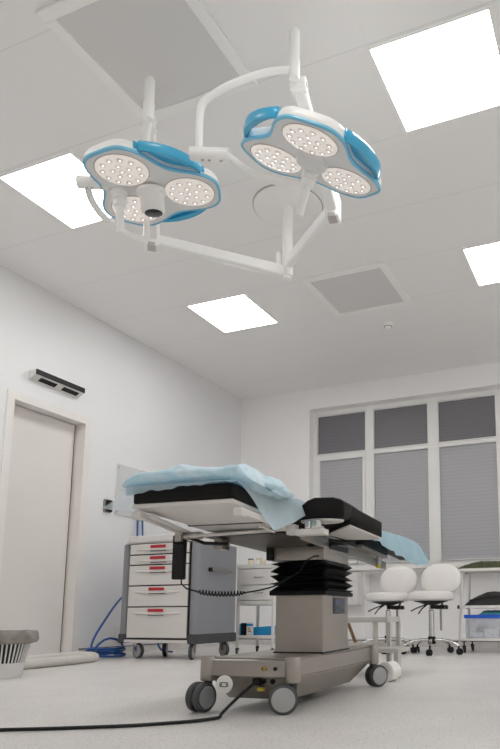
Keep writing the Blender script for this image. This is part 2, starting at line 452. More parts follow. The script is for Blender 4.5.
tag(MB().box((XL+.001, 4.90, .125), (XL+.04, 4.972, .262), bevel=.006).build('wall_socket', M['white_trim'], smooth=False), 'small cream socket box low on the wall left of the drawer cart', 'socket')
gp = empty('gas_outlet_board', (XL, 5.06, 1.56), 0, 'pale hazy wall panel on the left wall behind the table end', 'wall panel')
MB().box((.002, -.255, -.24), (.012, .255, .26), bevel=.003).build('board', M['acrylic'], gp, smooth=False)
for y in (-.23, .23):
    for z in (-.21, .235): MB().cyl((.001, y, z), (.017, y, z), .008, seg=10).build('screw', M['steel'], gp)
for y in (.02, .09):
    b = MB(); b.cyl((.012, y, -.17), (.05, y, -.17), .016, seg=14); b.cyl((.04, y, -.17), (.04, y, -.200), .012, seg=12)
    b.build('outlet', M['chrome'], gp)

# blue gas hoses: down from the panel behind the cart, out at its left side and coiled on the floor
h = MB()
h.tube([(XL+.041, 5.08, 1.357), (XL+.045, 5.083, 1.2), (XL+.06, 5.08, .9), (XL+.10, 5.02, .66), (XL+.16, 4.84, .56), (XL+.22, 4.66, .47), (XL+.22, 4.55, .34), (XL+.2, 4.44, .18), (XL+.2, 4.40, .08), (XL+.24, 4.42, .03)], .0095, 10, 2)
coil = []
for k in range(64):
    a = 2*PI*k/20; q = random.random()
    coil.append((XL+.33+.12*math.cos(a)+.02*math.sin(3.1*a), 4.44+.19*math.sin(a)+.03*math.cos(2.3*a), .012+.0011*k+.012*abs(math.sin(1.7*a))))
h.tube([(XL+.24, 4.42, .03), (XL+.30, 4.38, .014)]+coil+[(XL+.38, 4.60, .09), (XL+.40, 4.52, .15), (XL+.36, 4.42, .17), (XL+.33, 4.33, .10), (XL+.36, 4.24, .015), (XL+.48, 4.16, .012)], .0095, 10, 1)
tag(h.build('gas_hose', M['hose']), 'blue hose hanging down left of the drawer cart and coiled on the floor', 'hose')
h = MB()
h.tube([(XL+.041, 5.15, 1.357), (XL+.05, 5.153, 1.15), (XL+.07, 5.16, .95), (XL+.12, 5.2, .6), (XL+.2, 5.25, .25), (XL+.25, 5.22, .02), (XL+.45, 5.18, .012)], .0095, 10, 2)
tag(h.build('gas_hose', M['hose']), 'short blue hose seen straight above the drawer cart, right of its twin', 'hose')

# pale grey hose folded back on itself along the door
h = MB()
path = [(-3.78, 2.85, .034), (-3.80, 3.3, .034), (-3.83, 3.7, .034), (-3.87, 3.98, .036), (-3.93, 4.06, .04), (-4.0, 4.02, .045), (-4.0, 3.9, .05), (-3.97, 3.6, .05), (-3.94, 3.3, .038), (-3.92, 2.85, .034)]
P = [V(p) for p in path]
for _ in range(3):
    Q = [P[0]]
    for a, b in zip(P, P[1:]): Q += [a*.75+b*.25, a*.25+b*.75]
    P = Q+[P[-1]]
h.tube(P, .034, 14)
tag(h.build('ventilation_hose', M['grey_hose']), 'pale grey flexible hose folded back on itself along the door bottom', 'hose')

# laundry basket at the left edge
bk = empty('plastic_basket', (-3.492, 2.84, 0), 0, 'round white slotted basket with taupe rim on the floor at the left edge', 'basket')
b = MB(); b.lathe([(.002, .012), (.118, .012), (.122, .0), (.130, .0), (.140, .045), (.145, .085), (.137, .085), (.130, .045), (.118, .018), (.002, .018)], seg=40)
b.build('base_bowl', M['basketw'], bk)
b = MB(); ns = 44
for k in range(ns):
    a = 2*PI*k/ns; u = V((math.cos(a), math.sin(a), 0))
    b.tube([u*.140+V((0, 0, .08)), u*.158+V((0, 0, .15)), u*.172+V((0, 0, .212))], .0048, 6)
b.build('slat_ring', M['basketw'], bk)
b = MB()
prof = [(.165, .196), (.205, .204), (.214, .222), (.206, .258), (.196, .272), (.180, .268), (.172, .235)]
R = []
for (r, z) in prof:
    row = []
    for k in range(48):
        a = 2*PI*k/48; j = .004*noise.noise(V((math.cos(a)*3, math.sin(a)*3, z*9)))
        row.append(b.bm.verts.new(((r+j)*math.cos(a), (r+j)*math.sin(a), z+j)))
    R.append(row)
b.skin(R, loop=True)
b.build('rim', M['taupe'], bk)
b = MB(); b.lathe([(.002, .085), (.125, .085), (.150, .19), (.12, .225), (.002, .235)], seg=30)  # dark core added for the shaded inside between the slats
tag(b.build('basket_shade_fill', M['dark_gap']), 'dark filler standing in for shade inside the slotted white basket', 'bag').location = (-3.492, 2.84, 0)
for o in (bk,): pass

# ------------------------------------------------------------------ casters
def caster(parent, x, y, r, w, ang, top, twin=True, mats=('wheel_d', 'hub', 'dark'), trail=.02, name='caster'):
    """fork with one or two wheels; local axle direction at angle ang"""
    ax = V((math.cos(ang), math.sin(ang), 0)); fw = V((-ax.y, ax.x, 0))
    c = V((x, y, r))-fw*trail
    b = MB()
    if twin:
        b.tube([V((x, y, top)), V((x, y, r*1.55)), c+V((0, 0, r*.3)), c], [r*.30, r*.34, r*.34, r*.3], 10)
        b.cyl(c-ax*w*.5, c+ax*w*.5, r*.25, seg=12)
    else:
        b.cyl((x, y, top), (x, y, r*1.9), r*.22, seg=12)
        for s_ in (-1, 1):
            q = c+ax*s_*w*.62
            b.hexa([q+fw*-r*.18-ax*.002, q+fw*r*.18-ax*.002, q+fw*r*.18+ax*.002, q+fw*-r*.18+ax*.002],
                   [V((x, y, r*1.95))+ax*s_*w*.62+fw*k*r*.35+ax*j for k, j in ((-1, -.002), (1, -.002), (1, .002), (-1, .002))])
        b.box(V((x, y, r*2.0))-V((w*.7, w*.7, .006)), V((x, y, r*2.0))+V((w*.7, w*.7, .006)))
        b.cyl(c-ax*w*.66, c+ax*w*.66, r*.14, seg=10)
    f_ = b.build(name, M[mats[2]], parent)
    offs = ((-.29*w-.0, .42*w), (.29*w, .42*w)) if twin else ((0, .9*w),)
    for o_, ww in offs:
        b = MB(); q = c+ax*o_
        b.rings([(q-ax*ww/2, r*.80), (q-ax*ww*.42, r*.93), (q-ax*ww*.25, r), (q+ax*ww*.25, r), (q+ax*ww*.42, r*.93), (q+ax*ww/2, r*.80)], ax, 30)
        b.mi = 1
        for s_ in (-1, 1):
            b.rings([(q+ax*s_*ww*.50, r*.80), (q+ax*s_*ww*.53, r*.70), (q+ax*s_*ww*.53, .001)], ax*s_, 30)
        b.build('wheel', [M[mats[0]], M[mats[1]]], f_)
    return f_

# ------------------------------------------------------------------ operating table
TX, TY, TA = -1.31, 2.55, math.radians(5)
T = empty('operating_table', (TX, TY, 0), TA, 'mobile steel operating table with black cushions and bellows column on four casters', 'operating table')
tz = lambda y: .685-.03*y
def slab(m, x0, x1, y0, y1, d0, d1, x2=None, x3=None):
    """slab following the table plane; x2/x3 are the far-end edges"""
    x2 = x0 if x2 is None else x2; x3 = x1 if x3 is None else x3
    m.hexa([(x0, y0, tz(y0)+d0), (x1, y0, tz(y0)+d0), (x3, y1, tz(y1)+d0), (x2, y1, tz(y1)+d0)],
           [(x0, y0, tz(y0)+d1), (x1, y0, tz(y0)+d1), (x3, y1, tz(y1)+d1), (x2, y1, tz(y1)+d1)])
    return m
# base
BX0, BX1, BY0, BY1 = -.245, .138, -.42, .57
def skew(o):
    for v in o.data.vertices: v.co.x += .03*(v.co.y-BY0)
    return o
b = MB(); b.prism(rrect(BX0+.012, BX1-.012, BY0+.005, BY1-.005, .012), .128, .194)
skew(b.build('base_frame', M['steel'], T, bevel=.005))
b = MB(); b.hexa([(BX0+.06, BY0+.10, .040), (BX1-.06, BY0+.10, .040), (BX1-.06, BY1-.23, .040), (BX0+.06, BY1-.23, .040)],
                 [(BX0+.02, BY0+.03, .128), (BX1-.012, BY0+.03, .128), (BX1-.012, BY1-.05, .128), (BX0+.02, BY1-.05, .128)])
skew(b.build('base_pan', M['steel_d'], T, bevel=.006))
skew(MB().box((BX0+.02, BY0+.02, .194), (BX1-.02, BY1-.02, .200), bevel=.003).build('deck_plate', M['steel_d'], T))
for x, y in ((BX0+.018, BY0+.02), (BX1-.015, BY0+.02), (BX1+.015, BY1-.02), (BX0+.048, BY1-.02)):
    MB().lathe([(.004, .110), (.027, .112), (.030, .118), (.030, .198), (.026, .204), (.004, .205)], (x, y, 0), seg=24).build('corner_post', M['steel'], T)
caster(T, BX0+.018, BY0+.02, .055, .064, math.radians(-14), .118, True, ('wheel_d', 'wheel', 'wheel_d'), .035)
caster(T, BX1-.015, BY0+.02, .054, .050, math.radians(-66), .118, True, ('wheel_d', 'hub', 'wheel_d'), .034)
caster(T, BX1+.018, BY1-.03, .054, .060, math.radians(-38), .118, True, ('wheel_d', 'hub', 'wheel_d'), -.022)
caster(T, BX0+.048, BY1-.02, .054, .060, math.radians(20), .118, True, ('wheel_d', 'wheel', 'wheel_d'), .03)
def port(x, z, r, y, m, nm='port'):
    b = MB(); b.lathe([(.001, 0), (r, 0), (r, .008), (r*.6, .010), (r*.55, .004), (.001, .004)], (x, y, z), (0, -1, 0), 18); b.build(nm, m, T)
port(.013, .162, .0095, BY0+.006, M['brass']); port(.060, .162, .007, BY0+.006, M['dark'])
port(.002, .112, .0075, BY0+.04, M['dark']); port(.034, .112, .009, BY0+.04, M['dark']); port(-.035, .115, .006, BY0+.04, M['dark'])
MB().box((-.036, BY0+.052, .074), (-.008, BY0+.060, .088)).build('warning_label', M['yellow'], T, smooth=False)
MB().box((-.042, BY0+.02, .098), (-.012, BY0+.07, .124), bevel=.004).build('power_inlet', M['dark'], T)
# round white badge with its symbol
b = MB(); b.rings([(V((-.142, BY0-.004, .102)), .0335), (V((-.142, BY0-.010, .102)), .0335), (V((-.142, BY0-.011, .102)), .030), (V((-.142, BY0-.011, .102)), .001)], V((0, -1, 0)), 32)
bd = b.build('badge', M['paper'], T)
b = MB()
loop = rrect(-.011, .011, -.008, .008, .005, 4); loop.append(loop[0])
b.tube([(-.142+x, BY0-.012, .102+z) for x, z in loop], .0014, 6)
for sx in (-1, 1): b.tube([(-.142+sx*(.013+.004*math.cos(a)), BY0-.012, .102+.008*math.sin(a)) for a in [k*PI/8-PI/2 for k in range(9)]], .0013, 6)
b.build('symbol', M['dark'], bd)
# column
b = MB(); b.prism(rrect(-.088, .130, -.105, .225, .008), .200, .448)
b.build('column_cover', M['steel_d'], T, bevel=.004)
MB().box((-.092, -.109, .199), (.134, .229, .206)).build('column_gasket', M['dark'], T)
pn = MB().box((.1305, .02, .362), (.1335, .17, .432), bevel=.001).build('control_panel', M['screen'], T)
b = MB()
for k in range(4): b.box((.1336, .04+k*.03, .372), (.1345, .06+k*.03, .384))
b.box((.1336, .035, .400), (.1345, .155, .424))
b.build('panel_keys', M['screen_b'], pn, smooth=False)
b = MB(); R = []
nf = 5
for i in range(nf*2+1):
    t_ = i/(nf*2); z = .448+t_*.140; o = (.014 if i % 2 else -.014)-.004*t_
    sag = .006*math.sin(i*2.1)
    R.append([b.bm.verts.new((x, y, z+sag*(1 if x > 0 else -1))) for x, y in rrect(-.100-o, .140+o, -.118-o, .235+o, .02, 3)])
b.skin(R)
b.build('bellows', M['bellows'], T, smooth=False)
b = MB(); b.box((-.108, -.126, .440), (.148, .243, .458), bevel=.004)
b.build('bellows_collar', M['bellows'], T)
MB().box((-.098, -.108, .588), (.132, .225, .648), bevel=.004).build('column_head', M['steel_d'], T)
b = MB(); b.box((-.104, -.05, .640), (.14, .2, .664)); b.box((-.125, -.128, .590), (-.099, .05, .655))
b.box((.06, -.13, .645), (.085, -.07, .690), bevel=.004); b.box((.035, -.12, .650), (.12, -.02, .660))
b.build('hydraulic_block', M['dark'], T, bevel=.003)
# tapered pan below the top
b = MB(); b.hexa([(-.20, -.20, .645), (.02, -.20, .645), (.12, .28, .640), (-.14, .28, .640)],
                 [(-.30, -.37, tz(-.37)-.024), (.105, -.37, tz(-.37)-.024), (.125, .42, tz(.42)-.012), (-.30, .42, tz(.42)-.012)])
b.build('support_pan', M['pan'], T, bevel=.003)
# top plates
slab(MB(), -.272, .100, -.848, -.492, 0, .014).build('top_panel', M['panel'], T, bevel=.002, smooth=False)
slab(MB(), -.285, .110, -.474, .30, 0, .014, -.285, .14).build('top_panel', M['panel'], T, bevel=.002, smooth=False)
slab(MB(), -.250, .17, .315, .80, .004, .018).build('top_panel', M['steel_d'], T, bevel=.002, smooth=False)
slab(MB(), -.285, .098, -.490, -.476, -.001, .012).build('hinge_gap', M['dark_gap'], T, smooth=False)
# cushions
def cushion(x0, x1, y0, y1, d0, d1, chamf=.02, n=10):
    b = MB(); R = []
    for t_, ins in ((0, .004), (.12, 0), (.75, 0), (.92, chamf*.35), (1, chamf)):
        row = []
        for x, y in rrect(x0+ins, x1-ins, y0+ins, y1-ins, .02, 3):
            row.append(b.bm.verts.new((x, y, tz(y)+d0+(d1-d0)*t_)))
        R.append(row)
    b.skin(R); return b
cushion(-.274, .104, -.852, -.49, .0145, .070).build('mattress', M['mattress'], T)
cushion(-.285, .150, -.475, .30, .0145, .082).build('mattress', M['mattress'], T)
cushion(-.252, .175, .315, .80, .0185, .072).build('mattress', M['mattress'], T)
slab(MB(), .10, .20, .76, 1.36, .055, .10).build('leg_rest', M['mattress'], T, bevel=.01)
# side rails with end blocks
def rail(x, y0, y1, dz, x2=None):
    x2 = x if x2 is None else x2
    return slab(MB(), x-.006, x+.006, y0, y1, dz-.021, dz, x2-.006, x2+.006)
rl = rail(-.262, -.82, -.44, -.008, -.335); slab(rl, -.255, -.225, -.80, -.44, -.020, -.014, -.33, -.30)
rl.build('side_rail', M['panel'], T, bevel=.002)
rail(.114, -.83, .66, -.010, .105).build('side_rail', M['panel'], T, bevel=.002)
b = MB(); y = -.83
b.box((-.275, -.842, tz(y)-.034), (-.245, -.80, tz(y)-.010), bevel=.004); b.build('rail_end_cap', M['panel'], T); b = MB(); b.box((.098, -.840, tz(y)-.040), (.126, -.80, tz(y)-.012), bevel=.003)
b.build('rail_end_cap', M['panel'], T)
b = MB()
b.cyl((-.32, -.455, tz(-.45)-.036), (.12, -.485, tz(-.48)-.030), .0065, seg=10)
b.cyl((.075, -.60, tz(-.6)-.034), (.078, -.49, tz(-.5)-.040), .005, seg=8); b.cyl((.062, -.50, tz(-.5)-.004), (.062, -.50, tz(-.5)-.038), .0045, seg=8)
b.build('cross_rod', M['panel'], T)
b = MB(); y = -.43
b.box((-.355, -.47, tz(y)-.055), (-.325, -.42, tz(y)-.012), bevel=.004); b.box((-.326, -.46, tz(y)-.045), (-.25, -.43, tz(y)-.018), bevel=.003)
b.build('rail_clamp', M['steel'], T); b = MB()
b.box((-.245, -.36, tz(-.3)-.075), (-.205, -.30, tz(-.3)-.035), bevel=.004)
b.build('rail_clamp', M['steel'], T)
b = MB(); b.tube([(-.30, -.455, .66), (-.24, -.44, .636), (-.16, -.40, .634)], .007, 8); b.build('release_lever', M['dark'], T)
# under frame beams seen below the cushion on the right
b = MB()
slab(b, .126, .134, -.36, .90, -.050, -.006)
b.build('frame_beam', M['steel'], T, bevel=.003)
# armrest on the right rail: bracket, two pads
b = MB()
b.box((.150, -.475, .648), (.268, -.42, .670), bevel=.003); b.box((.118, -.47, .652), (.152, -.43, .690), bevel=.002)
b.build('arm_bracket', M['panel'], T)
b = MB(); b.box((.190, -.468, .6705), (.214, -.43, .701), bevel=.004); b.box((.218, -.474, .6705), (.256, -.43, .701), bevel=.004)
b.build('arm_swivel', M['chrome'], T)
b = MB(); R = []
for z, s_ in ((.7015, .6), (.7025, .95), (.7085, 1.), (.7095, .98)):
    R.append([b.bm.verts.new((.232+.086*s_*math.cos(a), -.395+.055*s_*math.sin(a), z)) for a in [2*PI*k/36 for k in range(36)]])
b.skin(R); b.build('arm_plate', M['white'], T)
b = MB(); R = []
prof = [(.108, .690), (.132, .7095), (.325, .7095), (.332, .722), (.333, .768), (.318, .781), (.288, .790), (.215, .792), (.186, .782), (.135, .742), (.100, .705)]
for y, s_, dz in ((-.440, .93, -.002), (-.447+.012, 1, 0), (-.33, 1, 0), (-.24, 1, -.004), (-.20, .95, -.008)):
    cx, cz = .235, .74
    R.append([b.bm.verts.new((cx+(x-cx)*s_, y, cz+(z-cz)*s_+dz)) for x, z in prof])
b.skin(R); b.build('arm_pad', M['mattress'], T, bevel=.006)
b = MB()
foot = [(.331, -.366), (.361, -.012), (.330, .0), (.205, -.03), (.176, -.17), (.196, -.203)]
top = [tuple(x) for x in foot]
for z0, z1, mi in ((.688, .6945, 1), (.6945, .770, 0)):
    b.mi = mi
    A = [b.bm.verts.new((x, y, z0-.035*(y+.366))) for x, y in foot]
    B_ = [b.bm.verts.new((x, y, z1-.035*(y+.366)-(.008 if mi == 0 and y > -.1 else 0))) for x, y in foot]
    b.skin([A, B_])
b.build('arm_pad', [M['mattress'], M['panel']], T, bevel=.005)
b = MB(); b.tube([(.16, -.12, .668), (.22, -.06, .660), (.235, .0, .655)], .008, 8); b.box((.14, -.06, .655), (.225, -.03, .667)); b.build('arm_lock', M['dark'], T)
b = MB(); b.lathe([(.002, 0), (.011, 0), (.013, .008), (.013, .02), (.009, .024), (.002, .024)], (.138, .715, .607), (0, 0, 1), 16); b.mi = 1; b.cyl((.120, .72, .618), (.132, .72, .630), .008, seg=10)
b.build('knob', [M['yellow'], M['dark']], T)
b = MB(); b.box((.135, .70, .628), (.150, .735, .668), bevel=.003); b.box((.128, .36, .6), (.133, .37, .652)); b.build('rail_stop', M['white'], T)

# hand control on the left rail with its coiled cord
TM = Matrix.Translation((TX, TY, 0)) @ Matrix.Rotation(TA, 4, 'Z')
hc = empty('hand_control', TM @ V((-.345, -.445, 0)), TA, 'black hand control hooked on the left table rail with coiled cord', 'remote control')
b = MB(); b.box((-.026, -.012, .496), (.026, .012, .655), bevel=.006); b.box((-.020, -.020, .635), (.018, -.010, .668), bevel=.003)
hcb = b.build('control_body', M['dark'], hc)
b = MB()
for r_ in range(7):
    for c_ in range(2): b.box((-.016+c_*.018, -.0135, .515+r_*.016), (-.004+c_*.018, -.0115, .524+r_*.016))
b.build('control_keys', M['dark'], hcb, smooth=False)
P = [V((.012, 0, .497)), V((.014, 0, .480)), V((.03, .01, .462)), V((.06, .03, .452))]
path = list(P)
A0, A1, A2, A3 = V((.06, .03, .452)), V((.14, .10, .430)), V((.24, .18, .448)), V((.30, .235, .475))
bez = lambda t: A0*(1-t)**3+A1*3*t*(1-t)**2+A2*3*t*t*(1-t)+A3*t**3
for i in range(1, 601):
    t_ = i/600; c = bez(t_); tg = (bez(min(1, t_+.01))-bez(max(0, t_-.01))).normalized()
    sd = tg.cross(V((0, 0, 1))).normalized(); up = sd.cross(tg); rr = .0085*min(1, t_*14)*min(1, max(0, (.62-t_)*8))
    a = t_*2*PI*27; path.append(c+sd*rr*math.cos(a)+up*rr*math.sin(a))
path += [V((.34, .27, .505)), V((.385, .300, .540)), V((.42, .295, .585)), V((.45, .295, .60)), V((.46, .32, .602))]
b = MB(); b.tube(path, .0032, 7)
b.build('coiled_cord', M['dark'], hc)

# mains cable from the base across the floor
pts = [TM @ V(p) for p in ((-.028, -.39, .110), (-.04, -.43, .095), (-.07, -.49, .05), (-.088, -.55, .012))]
cab = MB(); cab.tube([tuple(p) for p in pts]+[(-1.335, 1.975, .0065), (-1.35, 1.93, .0065), (-1.38, 1.87, .0065), (-1.427, 1.821, .0065), (-1.50, 1.745, .0065), (-1.59, 1.682, .0065), (-1.72, 1.60, .0065), (-1.848, 1.532, .0065), (-2.0, 1.44, .0065), (-2.3, 1.30, .0065)], .0058, 8, 3)
tag(cab.build('power_cable', M['dark']), 'black mains cable from the table base trailing across the pale floor', 'cable')

# ------------------------------------------------------------------ drapes
def nz(p, s=1., seed=0.): return noise.noise(V((p[0]*s+seed, p[1]*s, p[2]*s)))
# thin sheet on the near cushion: over the front, down the right side to a point, thin film on the left
sh = empty('drape_sheet', (TX, TY, 0), TA, 'thin pale blue sheet over the near cushion, hanging to a point at the right', 'sheet')
ztop = lambda y: tz(y)+.0725
def fsheet(u, v):
    y = -.858+v*.66; q_ = min(1, max(0, (y+.56)/.09)); x = -.29+u*(.405+.045*q_)
    z = ztop(y)+.001
    if v == 0:
        z -= .003+.027*(1-u)**1.3+.003*math.sin(u*21)+.002*math.sin(u*47); y = -.8585
    z += .0135*min(1, max(0, (y+.52)/.05))
    return V((x, y, z))
b = MB()
vv = [0, 0.004]+[.02+.98*k/16 for k in range(17)]
R = [[b.bm.verts.new(fsheet(i/40, v)) for v in vv] for i in range(41)]
b.skin(R, cap=False, closed=False)
b.build('sheet_top', M['sheet'], sh)
def flap(u, v):
    # u along the right edge, front to back; v downwards
    y = -.857+u*.66; q_ = min(1, max(0, (y+.56)/.09))
    drop = .128*max(0, 1-abs(u-.35)/.35) if u < .35 else .128*max(.02, 1-(u-.35)/.60)**1.35
    top = ztop(y)+.002+.0135*min(1, max(0, (y+.52)/.05))
    out = .006+.028*v*math.sin(min(1, u*2)*PI/2)+.005*math.sin(u*18)*v+.045*q_
    return V((.108+out, y+.01*v, top-drop*v-(.004 if v > 0 else 0)))
b = MB(); b.grid(flap, 44, 12); b.build('side_flap', M['sheet'], sh)
def film(u, v):
    y = -.87+u*.35+.03*math.sin(v*3)
    d = v
    x = -.288-.088*d**.8*(1-.1*u)-.008*math.sin(u*14)*d
    z = ztop(-.8)-.008+.02*u-.062*d**1.3+.02*u*d+.004*math.sin(u*9+v*2)
    return V((x, y, z))
b = MB(); b.grid(film, 30, 14); b.build('side_film', M['film'], sh)

# folded quilted drape
def quilt_mesh():
    b = MB(); R = []; nu, nv = 90, 64
    for i in range(nu+1):
        u = i/nu; x = -.322+u*.470
        e0 = min(1, (u/.10)) ** .6; e1 = min(1, max(0, (1-u))/.06) ** .55
        endf = max(.02, min(e0, e1))
        y0 = -.885+.02*u; y1 = -.48+.05*math.sin(u*3)
        cy = (y0+y1)/2; hy = (y1-y0)/2*(.75+.25*endf)
        th = (.006+.060*min(1, u/.45)**.9+.004*math.sin(u*7)-.014*max(0, u-.65)/.35)*(.55+.45*endf)*max(.12, endf)
        row = []
        for k in range(nv):
            a = 2*PI*k/nv; f = lambda q, p: math.copysign(abs(q)**p, q)
            cy_ = f(math.cos(a), .55); sz = f(math.sin(a), .65)
            y = cy+hy*cy_
            back = max(0, (y-y0)/(y1-y0))
            z0 = ztop(y)+.004+(.014 if y > -.49 else 0)
            ht = th*(1-.35*back**2)
            z = z0+ht*(sz+1)/2
            n_ = .009*nz((x*9, y*9, z*14), 1, 3)+.008*nz((x*22, y*22, z*30), 1, 9)+.003*nz((x*60, y*60, z*80), 1, 2)
            n_ *= .35+.65*min(1, u/.3)
            n_ += .004*math.sin((z-z0)*190+6*nz((x*5, y*5, 0)))
            dirv = V((.25*(u-.5), cy_*.7, sz)).normalized()
            if sz < 0: n_ = max(n_*.4, -abs(z-z0)*.5) if z-z0 > .002 else 0
            row.append(b.bm.verts.new(V((x, y, z))+dirv*n_))
        R.append(row)
    b.skin(R); return b
qo = empty('folded_quilt', (TX, TY, 0), TA, 'puffy light blue quilted drape folded on the near end of the table', 'quilt')
quilt_mesh().build('quilt_layer', M['quilt'], qo, angle=80)
# soft folded corner bundles at the right end
def lump(c, r, seed, rot):
    b = MB(); R = []
    for i in range(19):
        a = -PI/2+PI*i/18; row = []
        for k in range(28):
            t_ = 2*PI*k/28
            q = V((math.cos(a)*math.cos(t_), math.cos(a)*math.sin(t_), math.sin(a)))
            s_ = 1+.22*nz(q*1.6, 1, seed)+.10*nz(q*4.5, 1, seed+5)
            q = V((q.x*r[0], q.y*r[1], q.z*r[2]))*s_
            row.append(b.bm.verts.new(V(c)+Matrix.Rotation(rot, 3, 'X') @ q))
        R.append(row)
    b.skin(R); return b
lump((.095, -.63, .806), (.058, .16, .036), 2.2, .10).build('quilt_fold', M['quilt'], qo, angle=80)
lump((.105, -.53, .796), (.045, .10, .024), 7.7, .0).build('quilt_fold', M['quilt'], qo, angle=80)

# drape on the far section
fd = []
prof_y = [(-.02, .772, .712), (.20, .770, .700), (.36, .766, .686), (.57, .776, .672), (.80, .786, .658), (.93, .789, .650), (1.10, .791, .650), (1.23, .790, .662), (1.34, .768, .672), (1.40, .745, .680)]
def lerp_prof(y):
    for a, c in zip(prof_y, prof_y[1:]):
        if y <= c[0]:
            t_ = (y-a[0])/(c[0]-a[0]); return a[1]+(c[1]-a[1])*t_, a[2]+(c[2]-a[2])*t_
    return prof_y[-1][1:]
def fardrape(u, v):
    y = .0+u*1.40
    zt, zb = lerp_prof(y)
    if v < .55:
        t_ = v/.55; xl = -.26+.34*min(1, max(0, (y-.72)/.18)); x = xl+t_*(.25-xl); z = max(tz(y)+.08, zt-.03*(1-t_)**2)+.004*nz((x*8, y*8, 0), 1, 2)
        if y < .3: z = max(z, tz(y)+.088)
    else:
        t_ = (v-.55)/.45; x = .25+.028*math.sin(t_*PI/2)+.007*math.sin(y*26+t_*2)*t_; z = zt+(zb-zt)*t_
        z -= .006*(1-math.cos(t_*PI/2))
        z += .003*math.sin(y*40)*t_
    return V((x, y, z))
do = empty('blue_drape', (TX, TY, 0), TA, 'plain blue drape covering the far end of the operating table', 'drape')
b = MB(); b.grid(fardrape, 70, 40); b.build('drape_cloth', M['farcloth'], do, angle=70)
def endflap(u, v):
    y = 1.40+.02*math.sin(v*PI/2)+.006*math.sin(u*20)*v; x = .19+u*.085
    zt, zb = lerp_prof(1.4); return V((x, y, zt-(zt-zb)*v))
b = MB(); b.grid(endflap, 30, 8); b.build('drape_end', M['farcloth'], do, angle=70)

# ------------------------------------------------------------------ surgical light
SX, SY = -2.01, 3.61
SL = empty('surgical_light', (SX, SY, HC), 0, 'double headed white and blue surgical light hanging from a round ceiling plate', 'surgical light')
def sl(p): return V(p)-V((SX, SY, HC))
b = MB(); b.lathe([(.002, -.001), (.236, -.001), (.236, -.012), (.228, -.016), (.002, -.018)], seg=56)
b.mi = 1; b.lathe([(.2362, -.001), (.243, -.001), (.243, -.006), (.2362, -.007)], seg=56)
b.build('ceiling_plate', [M['lamp'], M['rim']], SL)
MB().lathe([(.036, -.016), (.036, -.36), (.040, -.36), (.040, -.52), (.030, -.522), (.030, -.545), (.001, -.545)], seg=24).build('pole', M['lamp'], SL)
MB().box((-.055, -.055, -.50), (-.030, -.005, -.36), bevel=.006).build('pole_clamp', M['lamp'], SL)
P1 = V((-2.585, 2.94, 2.655)); P2 = V((-1.45, 3.14, 2.69)); HB = V((SX, SY, 0))
def beam(a, b_, w, h_, w2=None, h2=None):
    m = MB(); a = V(a); b_ = V(b_); t_ = (b_-a).normalized(); sd = t_.cross(V((0, 0, 1)))
    if sd.length < .05: sd = V((1, 0, 0))
    sd.normalize(); up = sd.cross(t_)
    w2 = w2 or w; h2 = h2 or h_
    A = [m.bm.verts.new(a+sd*x*w/2+up*z*h_/2) for x, z in ((-1, -1), (1, -1), (1, 1), (-1, 1))]
    B_ = [m.bm.verts.new(b_+sd*x*w2/2+up*z*h2/2) for x, z in ((-1, -1), (1, -1), (1, 1), (-1, 1))]
    m.skin([A, B_]); return m
beam(sl((SX, SY, 2.665)), sl(P1), .058, .075, .05, .065).build('arm', M['lamp'], SL, bevel=.012)
beam(sl((SX, SY, 2.72)), sl(P2+V((0, 0, .02))), .052, .075, .048, .065).build('arm', M['lamp'], SL, bevel=.012)
J1 = V((-2.02, 2.228, 2.80)); J2 = V((-1.243, 2.267, 2.79))
def heading(Pp, J, w=.058):
    m = MB(); m.box((-.042, -.05, -.075), (.042, .05, .075), bevel=.012)
    o = m.build('arm_joint', M['lamp'], SL); d_ = (J-Pp); o.location = sl(Pp+V((0, 0, .01))); o.rotation_euler = (0, 0, math.atan2(d_.y, d_.x)-PI/2)
    m = MB(); m.box((-.020, .044, -.082), (.020, .056, -.060)); m.box((-.024, -.02, -.080), (.024, .04, -.0755)); m.build('joint_cap', M['rim'], o)
for Pp, J in ((P1, J1), (P2, J2)):
    heading(Pp, J)
    d_ = (J-Pp)
    beam(sl(Pp+d_*.04), sl(Pp+d_*.93), .060, .065, .062, .058).build('spring_arm', M['lamp'], SL, bevel=.010)
    m = MB(); q = sl(Pp+d_*.90)
    ax = V((d_.y, -d_.x, 0)).normalized(); m.cyl(q-ax*.036, q+ax*.036, .034, seg=20)
    m.mi = 1; m.cyl(q-ax*.0385, q+ax*.0385, .012, seg=12)
    m.build('spring_joint', [M['lamp'], M['rim']], SL)
for J, zt in ((J1, 2.968), (J2, 2.982)):
    m = MB(); m.lathe([(.001, -.055), (.022, -.055), (.027, -.045), (.027, .03), (.0245, .034), (.0245, zt-J.z-.008), (.020, zt-J.z), (.001, zt-J.z)], seg=22)
    m.build('swivel_post', M['lamp'], SL).location = sl(J)
# yoke tubes
def yoke(path, r=.0165, nm='yoke'):
    MB().tube([sl(p) for p in path], r, 14, 3).build(nm, M['lamp'], SL)
yoke([J2+V((0, 0, -.01)), V((-1.30, 2.235, 2.772)), V((-1.352, 2.205, 2.752)), V((-1.473, 2.149, 2.695)), V((-1.585, 2.107, 2.622)), V((-1.618, 2.105, 2.587)), V((-1.628, 2.112, 2.53)), V((-1.633, 2.123, 2.39))])
def bracket(a, b_, r):
    m = MB(); a = V(a); b_ = V(b_); d_ = (b_-a)
    m.rings([(sl(a), r*.9), (sl(a+d_*.03), r), (sl(a+d_*.97), r), (sl(b_), r*.9)], d_, 26)
    o = m.build('yoke_bracket', M['lamp'], SL)
    m = MB()
    for t_ in (.33, .5, .8):
        q = sl(a+d_*t_)+V((0, 0, -r)); m.ell(q, (.008, .006, .004), 10, 6)
    m.build('bracket_screw', M['rim'], o)
